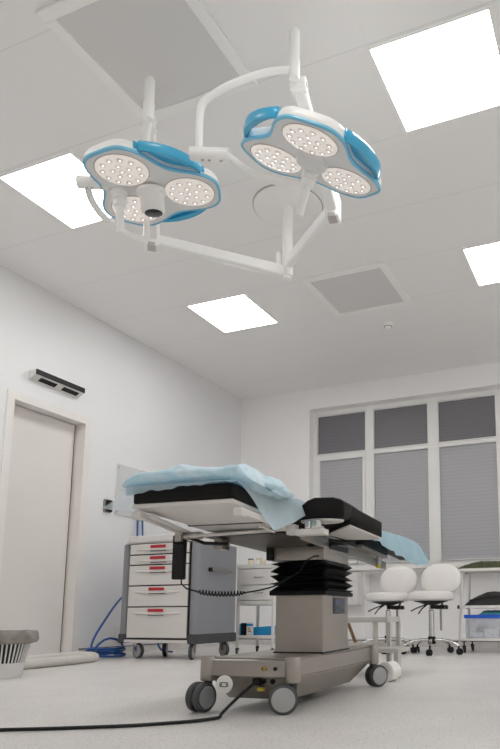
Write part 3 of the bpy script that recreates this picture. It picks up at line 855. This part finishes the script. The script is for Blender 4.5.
bracket((-1.668, 2.108, 2.372), (-1.512, 2.178, 2.368), .029)
C2 = V((-1.182, 2.325, 2.353)); n2 = V((-.334, .11, -.936)).normalized()
C1 = V((-2.051, 2.300, 2.417)); n1 = V((.025, .096, -.995)).normalized()
def head_axes(n):
    e = V((1, 0, 0)); e = (e-n*e.dot(n)).normalized(); f_ = e.cross(n); return e, f_, -n
def hp(C, n, ang, r, up=0.):
    e, f_, u = head_axes(n); return C+e*r*math.cos(ang)+f_*r*math.sin(ang)+u*up
W2 = math.radians(116)
yoke([V((-1.52, 2.176, 2.368)), V((-1.498, 2.20, 2.350)), V((-1.47, 2.27, 2.338)), V((-1.41, 2.37, 2.345)), V((-1.33, 2.47, 2.375)), hp(C2, n2, W2, .30, .03), hp(C2, n2, W2, .20, .035)])
W1 = math.radians(210)
bracket((-2.330, 2.118, 2.418), (-2.205, 2.185, 2.425), .029)
yoke([V((-2.296, 2.150, 2.415)), V((-2.298, 2.165, 2.365)), V((-2.300, 2.24, 2.320)), V((-2.285, 2.34, 2.295)), V((-2.235, 2.44, 2.290)), V((-2.235, 2.50, 2.32)), V((-2.24, 2.50, 2.42)), V((-2.19, 2.42, 2.56)), V((-2.11, 2.32, 2.70)), V((-2.04, 2.255, 2.765)), J1+V((0, 0, -.02))])

KEY = [(0, .333), (8, .336), (14, .338), (20, .328), (27, .304), (35, .270), (43, .240), (52, .221), (60, .215)]
def rad(phi):
    a = abs((math.degrees(phi)+60) % 120-60)
    for p, q in zip(KEY, KEY[1:]):
        if a <= q[0]:
            t_ = (a-p[0])/(q[0]-p[0]); return p[1]+(q[1]-p[1])*t_
    return KEY[-1][1]
def lamp_head(C, n, lobe, grips, camera):
    e, f_, u = head_axes(n)
    Mx = Matrix((e, f_, u)).transposed().to_4x4(); Mx.translation = sl(C)
    N = 144
    rr = [rad(2*PI*k/N-lobe) for k in range(N)]
    for _ in range(2): rr = [(rr[k-1]+2*rr[k]+rr[(k+1) % N])/4 for k in range(N)]
    pos = lambda k, s_, z, d=0.: V(((rr[k % N]*s_-d)*math.cos(2*PI*k/N), (rr[k % N]*s_-d)*math.sin(2*PI*k/N), z))
    m = MB()
    R = [[m.bm.verts.new(pos(k, s_, z, d)) for k in range(N)] for s_, z, d in ((1, .004, .006), (1, .004, .0), (1, .016, -.002), (1, .034, 0), (1, .052, .012), (.86, .068, .02), (.55, .085, .02), (.2, .092, .0))]
    m.skin(R)
    H = m.build('lamp_head', M['lamp'], SL, angle=30); H.matrix_local = Mx
    m = MB(); R = [[m.bm.verts.new(pos(k, s_, z, d)) for k in range(N)] for s_, z, d in ((1, .006, .004), (1, 0.0, .007), (.5, 0.0, .0), (.05, 0, 0))]
    m.skin(R); m.build('face_plate', M['lampgrey'], H)
    m = MB(); R = []
    for k in range(N):
        c = pos(k, 1, .003); o = V((math.cos(2*PI*k/N), math.sin(2*PI*k/N), 0))
        R.append([m.bm.verts.new(c+o*x+V((0, 0, z))) for x, z in ((-.007, -.006), (.003, -.006), (.006, -.001), (.004, .008), (-.004, .008))])
    m.skin(R, loop=True); m.build('trim_ring', M['blue_l'], H)
    for j in range(3):
        a = lobe+2*PI*j/3; c = V((.190*math.cos(a), .190*math.sin(a), 0))
        m = MB(); m.lathe([(.116, 0.002), (.121, -.003), (.122, -.0015), (.124, .002)], c, (0, 0, 1), 48)
        m.build('lens_rim', M['rim'], H)
        m = MB(); m.lathe([(.117, .0), (.117, -.004), (.10, -.0065), (.05, -.008), (.001, -.0085)], c, (0, 0, 1), 48)
        m.mi = 1
        pts = [(0, 0)]+[(.040*math.cos(q*PI/2.5), .040*math.sin(q*PI/2.5)) for q in range(5)]+[(.086*math.cos(q*PI/5.5+.2), .086*math.sin(q*PI/5.5+.2)) for q in range(11)]+[(.100*math.cos(q*PI/8), .100*math.sin(q*PI/8)) for q in range(0)]
        for (x, y) in pts:
            m.lathe([(.0155, -.0035), (.0150, -.0082), (.012, -.0102)], c+V((x, y, 0)), (0, 0, 1), 12)
        m.mi = 2
        for (x, y) in pts:
            m.ell(c+V((x, y, -.0105)), (.0055, .0055, .0022), 8, 6)
        m.build('lens', [M['lens'], M['reflector'], M['led']], H)
    for wv in grips:
        a0 = math.radians(wv); m = MB(); path = []; RR = []
        nn = 30
        for i in range(nn+1):
            t_ = i/nn*2-1; a = a0+t_*math.radians(33)
            kk = int(round(a/(2*PI)*N)) % N
            r_house = rr[kk]; r_bow = .318*math.cos(0) - .030*(t_*t_)
            r_ = max(r_house-.002, .302)
            if abs(t_) > .9: r_ = r_house-.002
            o = V((math.cos(a), math.sin(a), 0)); c = o*r_
            tw = .014*(1-t_*t_)+.003
            RR.append([m.bm.verts.new(c+o*x+V((0, 0, z))) for x, z in ((-tw-.012*(1-abs(t_)), .012), (.002, .008), (.009, .022), (.008, .046), (-.006, .060), (-tw-.006, .054), (-tw-.010*(1-abs(t_)), .03))])
        m.skin(RR)
        if wv != 236.4:          # the recessed inner face between bow and housing
            W = []
            for i in range(nn+1):
                a = a0+(i/nn*2-1)*math.radians(33); kk = int(round(a/(2*PI)*N)) % N
                o = V((math.cos(a), math.sin(a), 0)); ri = rr[kk]-.006; ro_ = max(rr[kk]-.002, .302)+.001
                W.append([m.bm.verts.new(o*ri+V((0, 0, .030))), m.bm.verts.new(o*ro_+V((0, 0, .030))), m.bm.verts.new(o*ro_+V((0, 0, .040))), m.bm.verts.new(o*ri+V((0, 0, .040)))])
            m.skin(W)
        m.build('grip', M['blue'], H)
    m = MB()
    if camera:
        hx = V((-.129, -.069, 0))
        ax = V((.0, .10, -1)).normalized(); c0 = V((.012, -.005, -.004))
        m.rings([(c0, .070), (c0+ax*.014, .070), (c0+ax*.020, .060), (c0+ax*.022, .056), (c0+ax*.098, .056), (c0+ax*.108, .049), (c0+ax*.108, .001)], ax, 36)
        cm = m.build('camera_pod', M['lamp'], H)
        m = MB(); m.rings([(c0+ax*.1075, .042), (c0+ax*.111, .042), (c0+ax*.113, .037), (c0+ax*.113, .001)], ax, 32); m.build('camera_glass', M['black_glass'], cm)
        m = MB()
    else:
        hx = V((-.045, .085, 0))
        m.lathe([(.072, .0), (.072, -.016), (.066, -.026), (.001, -.028)], (.010, -.006, 0), (0, 0, 1), 36); m.build('centre_cap', M['lampgrey'], H); m = MB()
    m.lathe([(.040, -.001), (.040, -.012), (.030, -.016), (.028, -.030), (.036, -.034), (.036, -.046), (.030, -.050), (.030, -.075), (.025, -.079), (.019, -.085), (.0185, -.205), (.015, -.212), (.001, -.213)], hx, (0, 0, 1), 24)
    m.build('handle', M['lamp'], H)
    return H
lamp_head(C1, n1, math.radians(-90), (-30, 90), True)
lamp_head(C2, n2, math.radians(-63.6), (-4, 236.4), False)

# ------------------------------------------------------------------ drawer cart
CX0, CX1, CY0, CY1 = -4.02, -3.225, 4.40, 4.975
K = empty('drawer_cart', ((CX0+CX1)/2, CY0, 0), 0, 'large grey medical cart with five white drawers and red labels', 'drawer cart')
ck = lambda x, y, z: (x-(CX0+CX1)/2, y-CY0, z)
hw = (CX1-CX0)/2
b = MB()
b.prism(rrect(-hw, -hw+.075, -.0, CY1-CY0, .03), .165, .965); b.prism(rrect(hw-.085, hw, -.005, CY1-CY0, .035), .165, .965); b.box((-hw+.06, .02, .15), (hw-.06, CY1-CY0, .965))
b.build('body', M['cartgrey'], K, bevel=.006)
b = MB(); b.prism(rrect(-hw-.006, -hw+.085, -.012, CY1-CY0+.008, .03), .128, .205); b.build('bumper', M['cartdark'], K, bevel=.006)
b = MB(); b.prism(rrect(hw-.092, hw+.01, -.02, CY1-CY0+.01, .035), .128, .205)
b.build('bumper', M['cartdark'], K, bevel=.006)
MB().box((-hw+.05, -.008, .132), (hw-.05, CY1-CY0, .158), bevel=.006).build('base_plate', M['cart'], K)
MB().box((-hw+.09, .0, .150), (hw-.09, .022, .985)).build('drawer_gap', M['dark_gap'], K, smooth=False)
b = MB(); b.prism(rrect(-hw+.04, hw-.045, -.012, CY1-CY0, .03), .965, .985); b.prism(rrect(-hw+.075, hw-.075, -.022, CY1-CY0, .02), .972, 1.03)
b.build('worktop', M['cart'], K, bevel=.008)
zs = [.168, .427, .604, .779, .866, .962]
dx0, dx1 = -hw+.098, hw-.092
for i in range(5):
    z0, z1 = zs[i]+.006, zs[i+1]-.004
    D = MB().box((dx0, -.016, z0), (dx1, .0, z1), bevel=.005).build('drawer', M['cart'], K, smooth=False)
    lx = (dx0+dx1)/2-.005; lz = z1-.026
    b = MB()
    m_ = 25; A = []
    for k in range(m_+1):
        t_ = k/m_; x = dx0+.06+(dx1-dx0-.12)*t_; d_ = .018*math.sin(PI*t_)**.7+.0005
        zc = z1-.050-.006*math.sin(PI*t_)
        A.append([b.bm.verts.new((x, -.016, zc+.014)), b.bm.verts.new((x, -.016-d_, zc+.006)), b.bm.verts.new((x, -.016-d_, zc-.002)), b.bm.verts.new((x, -.014, zc-.010))])
    b.skin(A, cap=True)
    b.build('handle', M['cart'], D)
    MB().box((lx-.075, -.026, z1-.066), (lx+.085, -.0165, z1-.058)).build('handle_slot', M['cartdark'], D, smooth=False)
    MB().box((lx-.082, -.024, z1-.036), (lx+.076, -.0165, z1-.012), bevel=.004).build('label_strip', M['red'], D, smooth=False)
b = MB(); b.tube([(hw+.004, .15, .735), (hw+.035, .16, .735), (hw+.035, .45, .735), (hw+.004, .46, .735)], .011, 10); b.build('push_handle', M['steel'], K)
MB().box((hw+.001, .13, .718), (hw+.03, .165, .752), bevel=.004).build('handle_mount', M['dark'], K)
for x, y, a in ((-hw+.14, .07, 1.35), (-hw+.20, CY1-CY0-.20, .45), (hw-.08, .07, .35), (hw-.07, CY1-CY0-.10, 1.2)):
    caster(K, x, y, .064, .036, a, .134, False, ('wheel_d', 'hub', 'chrome'), .025)
fx = empty('drip_clamp', (-3.95, 4.90, 1.031), 0, 'small grey metal clamp standing on the back corner of the drawer cart', 'clamp')
MB().lathe([(.025, 0.0005), (.025, .008), (.010, .012), (.010, .05), (.001, .052)], seg=16).build('stem', M['chrome'], fx)
b = MB(); b.cyl((-.03, 0, .042), (.05, 0, .042), .009, seg=12); b.ell((.055, 0, .042), (.014, .012, .012), 12, 8); b.build('cross_handle', M['chrome'], fx)

# ------------------------------------------------------------------ white second cart
QX0, QX1, QY0, QY1 = -3.375, -2.978, 5.2, 5.58
Q = empty('instrument_cart', ((QX0+QX1)/2, QY0, 0), 0, 'small white cart with drawers above an open shelf, behind the drawer cart', 'cart')
qw = (QX1-QX0)/2; qd = QY1-QY0
for x in (-qw+.012, qw-.012):
    for y in (.012, qd-.012):
        MB().box((x-.012, y-.012, .06), (x+.012, y+.012, .80), bevel=.003).build('leg', M['white'], Q)
        caster(Q, x, y, .024, .018, .3, .06, False, ('wheel_d', 'hub', 'dark'), .008)
MB().box((-qw+.024, .005, .445), (qw-.024, qd, .782), bevel=.004).build('cabinet_body', M['white'], Q)
b = MB(); b.box((-qw, -.004, .785), (qw, qd, .800), bevel=.003)
for lo, hi in (((-qw, -.004), (qw, .006)), ((-qw, qd-.01), (qw, qd)), ((-qw, .006), (-qw+.01, qd-.01)), ((qw-.01, .006), (qw, qd-.01))): b.box((*lo, .80), (*hi, .825))
b.build('tray_top', M['white'], Q)
for z0, z1 in ((.635, .772), (.492, .628), (.452, .486)):
    D = MB().box((-qw+.028, -.010, z0), (qw-.028, .004, z1), bevel=.004).build('drawer', M['white'], Q, smooth=False)
    if z1-z0 > .1:
        b = MB(); zc = (z0+z1)/2-.002; b.tube([(.0, -.010, zc+.006), (.0, -.026, zc), (.085, -.026, zc), (.085, -.010, zc+.006)], .004, 8); b.build('handle', M['steel'], D)
b = MB(); b.box((-qw+.002, -.004, .145), (qw-.002, qd, .172), bevel=.003); b.box((-qw+.01, qd-.01, .17), (qw-.01, qd, .21))
b.build('lower_shelf', M['white'], Q)
q0 = (QX0+QX1)/2
def qa(name, lo, hi, m, label, cat, bev=.003, group=None):
    return tag(MB().box((q0+lo[0], QY0+lo[1], lo[2]), (q0+hi[0], QY0+hi[1], hi[2]), bevel=bev).build(name, m, smooth=False), label, cat, group)
tr = empty('instrument_tray', (q0+.012, QY0+.20, .1725), 0, 'low blue tray on the lower shelf of the small white cart', 'tray')
b = MB(); b.hexa([(-.125, -.13, 0), (.125, -.13, 0), (.125, .13, 0), (-.125, .13, 0)], [(-.135, -.14, .065), (.135, -.14, .085), (.135, .14, .085), (-.135, .14, .065)]); b.build('tray_body', M['bluebox'], tr, bevel=.004)
MB().box((-.142, -.147, .062), (-.10, .147, .070)).build('tray_lip', M['bluebox'], tr)
qa('black_box', (-.135, .02, .151), (-.075, .14, .262), M['dark'], 'black box on the lower shelf of the small white cart', 'box') if 0 else None
bb = empty('glove_box', (q0-.120, QY0+.01, .1725), 0, 'black and blue box at the left end of the small cart lower shelf', 'box')
MB().box((-.03, 0, 0), (.03, .05, .112), bevel=.003).build('box_body', M['dark'], bb, smooth=False)
MB().box((-.046, 0, 0), (-.031, .05, .105), bevel=.003).build('box_side', M['bluebox'], bb, smooth=False)
cb = empty('carton', (q0-.047, QY0-.0+.012, .236), .0, 'white printed carton resting on the blue tray of the small cart', 'carton')
cb.location = (q0-.055, QY0+.01, .1725)
b = MB(); b.box((-.035, 0, 0), (.034, .008, .120), bevel=.002); b.build('carton_body', M['carton'], cb, smooth=False)
MB().box((-.034, -.001, .085), (.033, .0, .105)).build('printed_band', M['bluebox'], cb, smooth=False)
b = MB()
for k in range(3): b.box((-.022, -.0012, .030+k*.016), (.018-k*.008, -.0002, .037+k*.016))
b.build('printed_lines', M['red'], cb, smooth=False)
def jar(x, y, r, h_, m, lid, label, cat='jar'):
    j = empty('specimen_jar', (q0+x, QY0+y, .8005), 0, label, cat, 'containers on the small white cart')
    MB().lathe([(.001, 0), (r, 0), (r, h_*.8), (r*.85, h_*.86)], seg=20).build('jar_body', m, j)
    MB().lathe([(r*.92, h_*.86), (r*.92, h_), (.001, h_)], seg=20).build('lid', lid, j)
jar(-.115, .10, .028, .085, M['cream'], M['cartdark'], 'cream jar with dark lid, leftmost on top of the small white cart')
jar(-.04, .12, .032, .088, M['paper'], M['cream'], 'white jar with cream lid, second from the left on the small white cart')
jar(.02, .10, .026, .090, M['cream'], M['white'], 'yellowish jar with white lid, third from the left on the small white cart')
jar(.10, .10, .018, .066, M['carton'], M['dark'], 'small pale jar with black lid, rightmost on top of the small white cart')

# ------------------------------------------------------------------ stools
def make_stool():
    r = empty('swivel_stool')
    MB().lathe([(.001, .478), (.185, .478), (.208, .492), (.215, .520), (.206, .548), (.165, .562), (.08, .567), (.001, .567)], seg=40).build('seat', M['vinyl'], r)
    b = MB(); b.lathe([(.001, .440), (.05, .442), (.11, .462), (.155, .472), (.155, .4775), (.001, .4775)], seg=30); b.box((.0, -.03, .405), (.13, .03, .440), bevel=.006)
    b.build('seat_mechanism', M['dark'], r)
    b = MB(); b.tube([(-.03, -.03, .445), (-.10, -.10, .415), (-.15, -.14, .385)], .006, 8); b.build('lever', M['dark'], r)
    b = MB(); b.tube([(-.02, -.05, .445), (-.05, -.13, .405), (-.07, -.17, .360)], .006, 8); b.build('lever', M['dark'], r)
    b = MB(); b.lathe([(.026, .10), (.026, .39), (.017, .395), (.017, .445)], seg=20); b.build('gas_post', M['chrome'], r)
    MB().lathe([(.033, .09), (.036, .10), (.036, .15), (.03, .158), (.026, .158)], seg=20).build('hub', M['dark'], r)
    for k in range(5):
        a = math.radians(-78+72*k); u_ = V((math.cos(a), math.sin(a), 0))
        b = MB(); b.tube([u_*.03+V((0, 0, .125)), u_*.12+V((0, 0, .128)), u_*.20+V((0, 0, .110)), u_*.255+V((0, 0, .078))], [.014, .013, .011, .010], 10, 1)
        b.build('base_leg', M['chrome'], r)
        caster(r, u_.x*.255, u_.y*.255, .028, .040, a+1.1, .075, True, ('dark', 'dark', 'dark'), .010)
    rot = Matrix.Rotation(math.radians(-8), 3, 'Z') @ Matrix.Rotation(math.radians(-6), 3, 'X')
    b = MB(); b.ell((.035, .225, .682), (.205, .042, .150), 36, 18, .85, rot); b.build('backrest', M['vinyl'], r)
    b = MB(); b.box((.07, .03, .21), (.088, .045, .42), bevel=.003)
    b.build('height_bar', M['steel'], r)
    b = MB(); b.tube([(.05, .06, .425), (.045, .20, .43), (.04, .275, .50), (.036, .275, .66)], .010, 10, 1); b.box((.03, .02, .402), (.14, .08, .438), bevel=.005)
    b.build('back_support', M['dark'], r)
    return r
ST = make_stool()
ST.location = (-2.118, 5.88, 0); tag(ST, 'white round swivel stool with backrest, the left one nearer the table column', 'stool', 'white swivel stools')
s2 = copy_tree(ST); s2.location = (-1.652, 5.75, 0); tag(s2, 'white round swivel stool with backrest, the right one beside the shelf trolley', 'stool', 'white swivel stools')
wb = empty('wall_cabinet', (-2.98, YB, .46), 0, 'white rounded cabinet hanging under the window sill behind the column', 'cabinet')
b = MB(); A = []
b.prism([(x, z) for x, z in rrect(-.16, .165, 0, .375, .035)], -.16, -.002, 'y'); b.build('cabinet_shell', M['white'], wb, bevel=.004)
b = MB(); b.prism(rrect(-.15, .155, .012, .365, .03), -.168, -.1605, 'y'); b.build('cabinet_door', M['white'], wb)

# ------------------------------------------------------------------ shelf trolley at right
RX0, RX1, RY0, RY1 = -1.458, -.62, 6.0, 6.39
RK = empty('shelf_trolley', ((RX0+RX1)/2, RY0, 0), 0, 'white tube shelf trolley with three shelves at the right edge', 'trolley')
rw = (RX1-RX0)/2; rd = RY1-RY0
for z in (.768, .422, .122):
    b = MB(); b.box((-rw+.02, .0, z-.013), (rw-.02, .018, z+.013), bevel=.003); b.box((-rw+.02, rd-.018, z-.013), (rw-.02, rd, z+.013), bevel=.003)
    b.box((-rw+.02, .018, z-.006), (rw-.02, rd-.018, z+.004)); b.box((-rw+.0, .0, z-.010), (-rw+.022, rd, z+.010), bevel=.003); b.box((rw-.022, .0, z-.010), (rw, rd, z+.010), bevel=.003)
    sh_ = b.build('shelf', M['white'], RK, smooth=False)
    if z > .2:
        b = MB()
        for x in (-rw-.012, rw-.010):
            for y in (-.004, rd-.018): b.box((x, y, z-.016), (x+.022, y+.022, z+.016), bevel=.003)
        b.build('end_cap', M['dark'], sh_)
for sx in (-1, 1):
    for y in (.02, rd-.02):
        MB().tube([(sx*(rw-.035), y, .765), (sx*(rw+.0), y, .075)], .012, 12).build('leg', M['white'], RK)
        caster(RK, sx*(rw-.04), y, .030, .020, .5, .115, False, ('dark', 'cartdark', 'dark'), .01)
r0 = (RX0+RX1)/2
def blob_prism(x0, x1, y0, y1, z0, h_fn, nx=36, ny=14):
    b = MB(); R = []
    for i in range(nx+1):
        u = i/nx; row = []
        for k in range(ny*2):
            if k < ny: v = k/(ny-1); top = True
            else: v = 1-(k-ny)/(ny-1); top = False
            x = x0+(x1-x0)*u; y = y0+(y1-y0)*v
            hh = h_fn(u, v) if top else 0
            row.append(b.bm.verts.new((x, y, z0+hh+(.0005 if top else 0))))
        R.append(row)
    b.skin(R); return b
gc = blob_prism(RX0+.01, RX1-.05, RY0+.01, RY1-.05, .782, lambda u, v: (.012+.045*min(1, u*7)*min(1, (1-u)*10))*min(1, v*9+.25)*min(1, (1-v)*9+.25)*(1+.28*nz((u*9, v*4, 0), 1, 3)+.18*nz((u*22, v*9, 0), 1, 5)))
tag(gc.build('folded_cloth', M['greencloth'], angle=70), 'dark green cloth folded on the top shelf of the trolley', 'cloth')
bg = empty('duffel_bag', (RX0+.02, RY0+.03, .427), 0, 'black soft bag lying on the middle shelf of the trolley', 'bag')
b = blob_prism(.02, .66, 0, .30, 0, lambda u, v: .135*min(1, (u*3.2))**.55*min(1, (1-u)*5)**.6*(math.sin(PI*min(1, max(0, .04+v*.92)))**.35)*(1+.08*nz((u*7, v*5, 0), 1, 8)))
b.build('bag_body', M['bag'], bg, angle=70)
b = MB(); b.tube([(.08, -.004, .055), (.22, -.012, .085), (.40, -.012, .09), (.56, -.004, .06)], .007, 8, 2); b.build('bag_strap', M['dark'], bg)
bx = empty('storage_box', (RX0+.055, RY0+.03, .1275), 0, 'clear plastic storage box with blue lid on the bottom shelf of the trolley', 'storage box')
b = MB(); L_ = .66; D_ = .30
for lo, hi in (((0, 0, 0), (L_, D_, .003)), ((0, 0, .003), (L_, .003, .195)), ((0, D_-.003, .003), (L_, D_, .195)), ((0, .003, .003), (.003, D_-.003, .195)), ((L_-.003, .003, .003), (L_, D_-.003, .195))): b.box(lo, hi)
b.build('box_body', M['clearbox'], bx, smooth=False)
b = MB(); b.box((-.008, -.008, .196), (L_+.008, D_+.008, .216), bevel=.004); b.box((-.010, -.010, .190), (L_+.010, -.006, .222)); b.build('lid', M['lidblue'], bx, smooth=False)
tp_ = blob_prism(RX0+.16, RX0+.5, RY0+.05, RY0+.25, .3445, lambda u, v: .042*min(1, u*6)*min(1, (1-u)*6)*math.sin(PI*min(1, max(0, .08+v*.84)))**.4*(1+.3*nz((u*8, v*6, 0), 1, 1)))
tag(tp_.build('plastic_pouch', M['teal'], angle=70), 'teal plastic pouch on the blue lid of the storage box', 'pouch')
def pk(x, y, z, sx, sy, sz, rz, m, label):
    o = MB().box((-sx/2, -sy/2, 0), (sx/2, sy/2, sz), bevel=.008).build('packet', m, smooth=False)
    o.location = (RX0+.055+x, RY0+.03+y, .1275+z); o.rotation_euler = (0, 0, rz); tag(o, label, 'packet', 'packets inside the storage box')
pk(.10, .08, .0035, .10, .09, .055, .2, M['carton'], 'small white packet at the left inside the clear storage box')
pk(.24, .08, .0035, .14, .10, .09, -.12, M['paper'], 'white packet in the middle inside the clear storage box')
pk(.42, .09, .0035, .16, .10, .075, .08, M['carton'], 'pale packet at the right inside the clear storage box')
pk(.27, .08, .094, .13, .09, .03, .25, M['carton'], 'white packet topmost of the stack inside the clear storage box')
b = MB()
for k in range(16):
    a = random.random()*6.28; c = V((.09+.07*random.random(), .17+.05*random.random(), .03+.09*random.random()))
    b.tube([c+V((.04*math.cos(a+i*.9), .03*math.sin(a+i*.9), .016*i-.02)) for i in range(6)], .0022, 5)
o = b.build('tubing_bundle', M['cartgrey']); o.location = (RX0+.055, RY0+.03, .1275)
tag(o, 'tangled grey tubing behind the packets in the clear storage box', 'tubing')

# ------------------------------------------------------------------ step stool and paper roll beside the table
SP = empty('step_stool', (-1.40, 3.53, 0), math.radians(2), 'white two-tier metal step stool standing behind the table column', 'step stool')
b = MB(); b.box((-.38, .24, .310), (.045, .52, .343), bevel=.005); b.build('upper_step', M['step'], SP)
b = MB(); b.box((-.38, .0, .140), (.185, .25, .166), bevel=.005); b.build('lower_step', M['step'], SP)
for x, y, z1 in ((-.04, .26, .31), (.035, .30, .31), (.035, .50, .31), (-.36, .26, .31), (-.36, .50, .31), (.170, .02, .14), (-.36, .02, .14)):
    b = MB(); b.box((x-.014, y-.014, .008), (x+.014, y+.014, z1), bevel=.003); lg = b.build('leg', M['step'], SP)
    MB().box((x-.016, y-.016, 0), (x+.016, y+.016, .010), bevel=.003).build('foot_cap', M['cartdark'], lg)
b = MB(); b.tube([(-.275, .40, .30), (-.215, .38, .175)], .011, 8); b.build('brace', M['wood'], SP)
b = MB(); b.box((-.36, .25, .165), (.035, .262, .185)); b.build('cross_bar', M['step'], SP)
pr_ = empty('paper_roll', (-1.215, 3.38, 0), math.radians(-10), 'white paper roll standing on edge beside the far table caster', 'paper roll')
b = MB(); c = V((0, 0, .052)); ax = V((0, 1, 0))
b.rings([(c-ax*.04, .018), (c-ax*.045, .026), (c-ax*.045, .047), (c-ax*.042, .052), (c+ax*.045, .052), (c+ax*.045, .018)], ax, 36)
b.build('roll_body', M['paper'], pr_)
MB().rings([(c-ax*.046, .017), (c+ax*.046, .017)], ax, 20).build('roll_core', M['hub'], pr_)

# ------------------------------------------------------------------ world, camera, view
wd = bpy.data.worlds.new('World'); S.world = wd; wd.use_nodes = True
wd.node_tree.nodes['Background'].inputs[0].default_value = (.8, .85, .9, 1); wd.node_tree.nodes['Background'].inputs[1].default_value = .2
cam = bpy.data.cameras.new('Camera'); co = bpy.data.objects.new('Camera', cam); COL.objects.link(co); S.camera = co
F, PITCH, YAW, ROLL, PCX, PCY, CH = 645., .1508, -.3732, -.0047, 369.7, 516.1, .36
cp, sp_ = math.cos(PITCH), math.sin(PITCH); cy, sy = math.cos(YAW), math.sin(YAW)
fw = V((sy*cp, cy*cp, sp_)); rt = V((cy, -sy, 0)); up = rt.cross(fw)
r2 = rt*math.cos(ROLL)+up*math.sin(ROLL); u2 = -rt*math.sin(ROLL)+up*math.cos(ROLL)
mw = Matrix((r2, u2, -fw)).transposed().to_4x4(); mw.translation = (0, 0, CH); co.matrix_world = mw
cam.sensor_fit = 'VERTICAL'; cam.sensor_height = 36; cam.sensor_width = 24; cam.lens = F/749*36
cam.shift_x = -(PCX-250)/749; cam.shift_y = (PCY-374.5)/749
cam.clip_start = .02; cam.clip_end = 60
S.view_settings.view_transform = 'Standard'; S.view_settings.look = 'None'; S.view_settings.gamma = 1
S.view_settings.use_curve_mapping = False
S.view_settings.exposure = .78
S.cycles.max_bounces = 10; S.cycles.diffuse_bounces = 7; S.cycles.transparent_max_bounces = 12
S.cycles.use_denoising = True
S.cycles.caustics_reflective = False; S.cycles.caustics_refractive = False
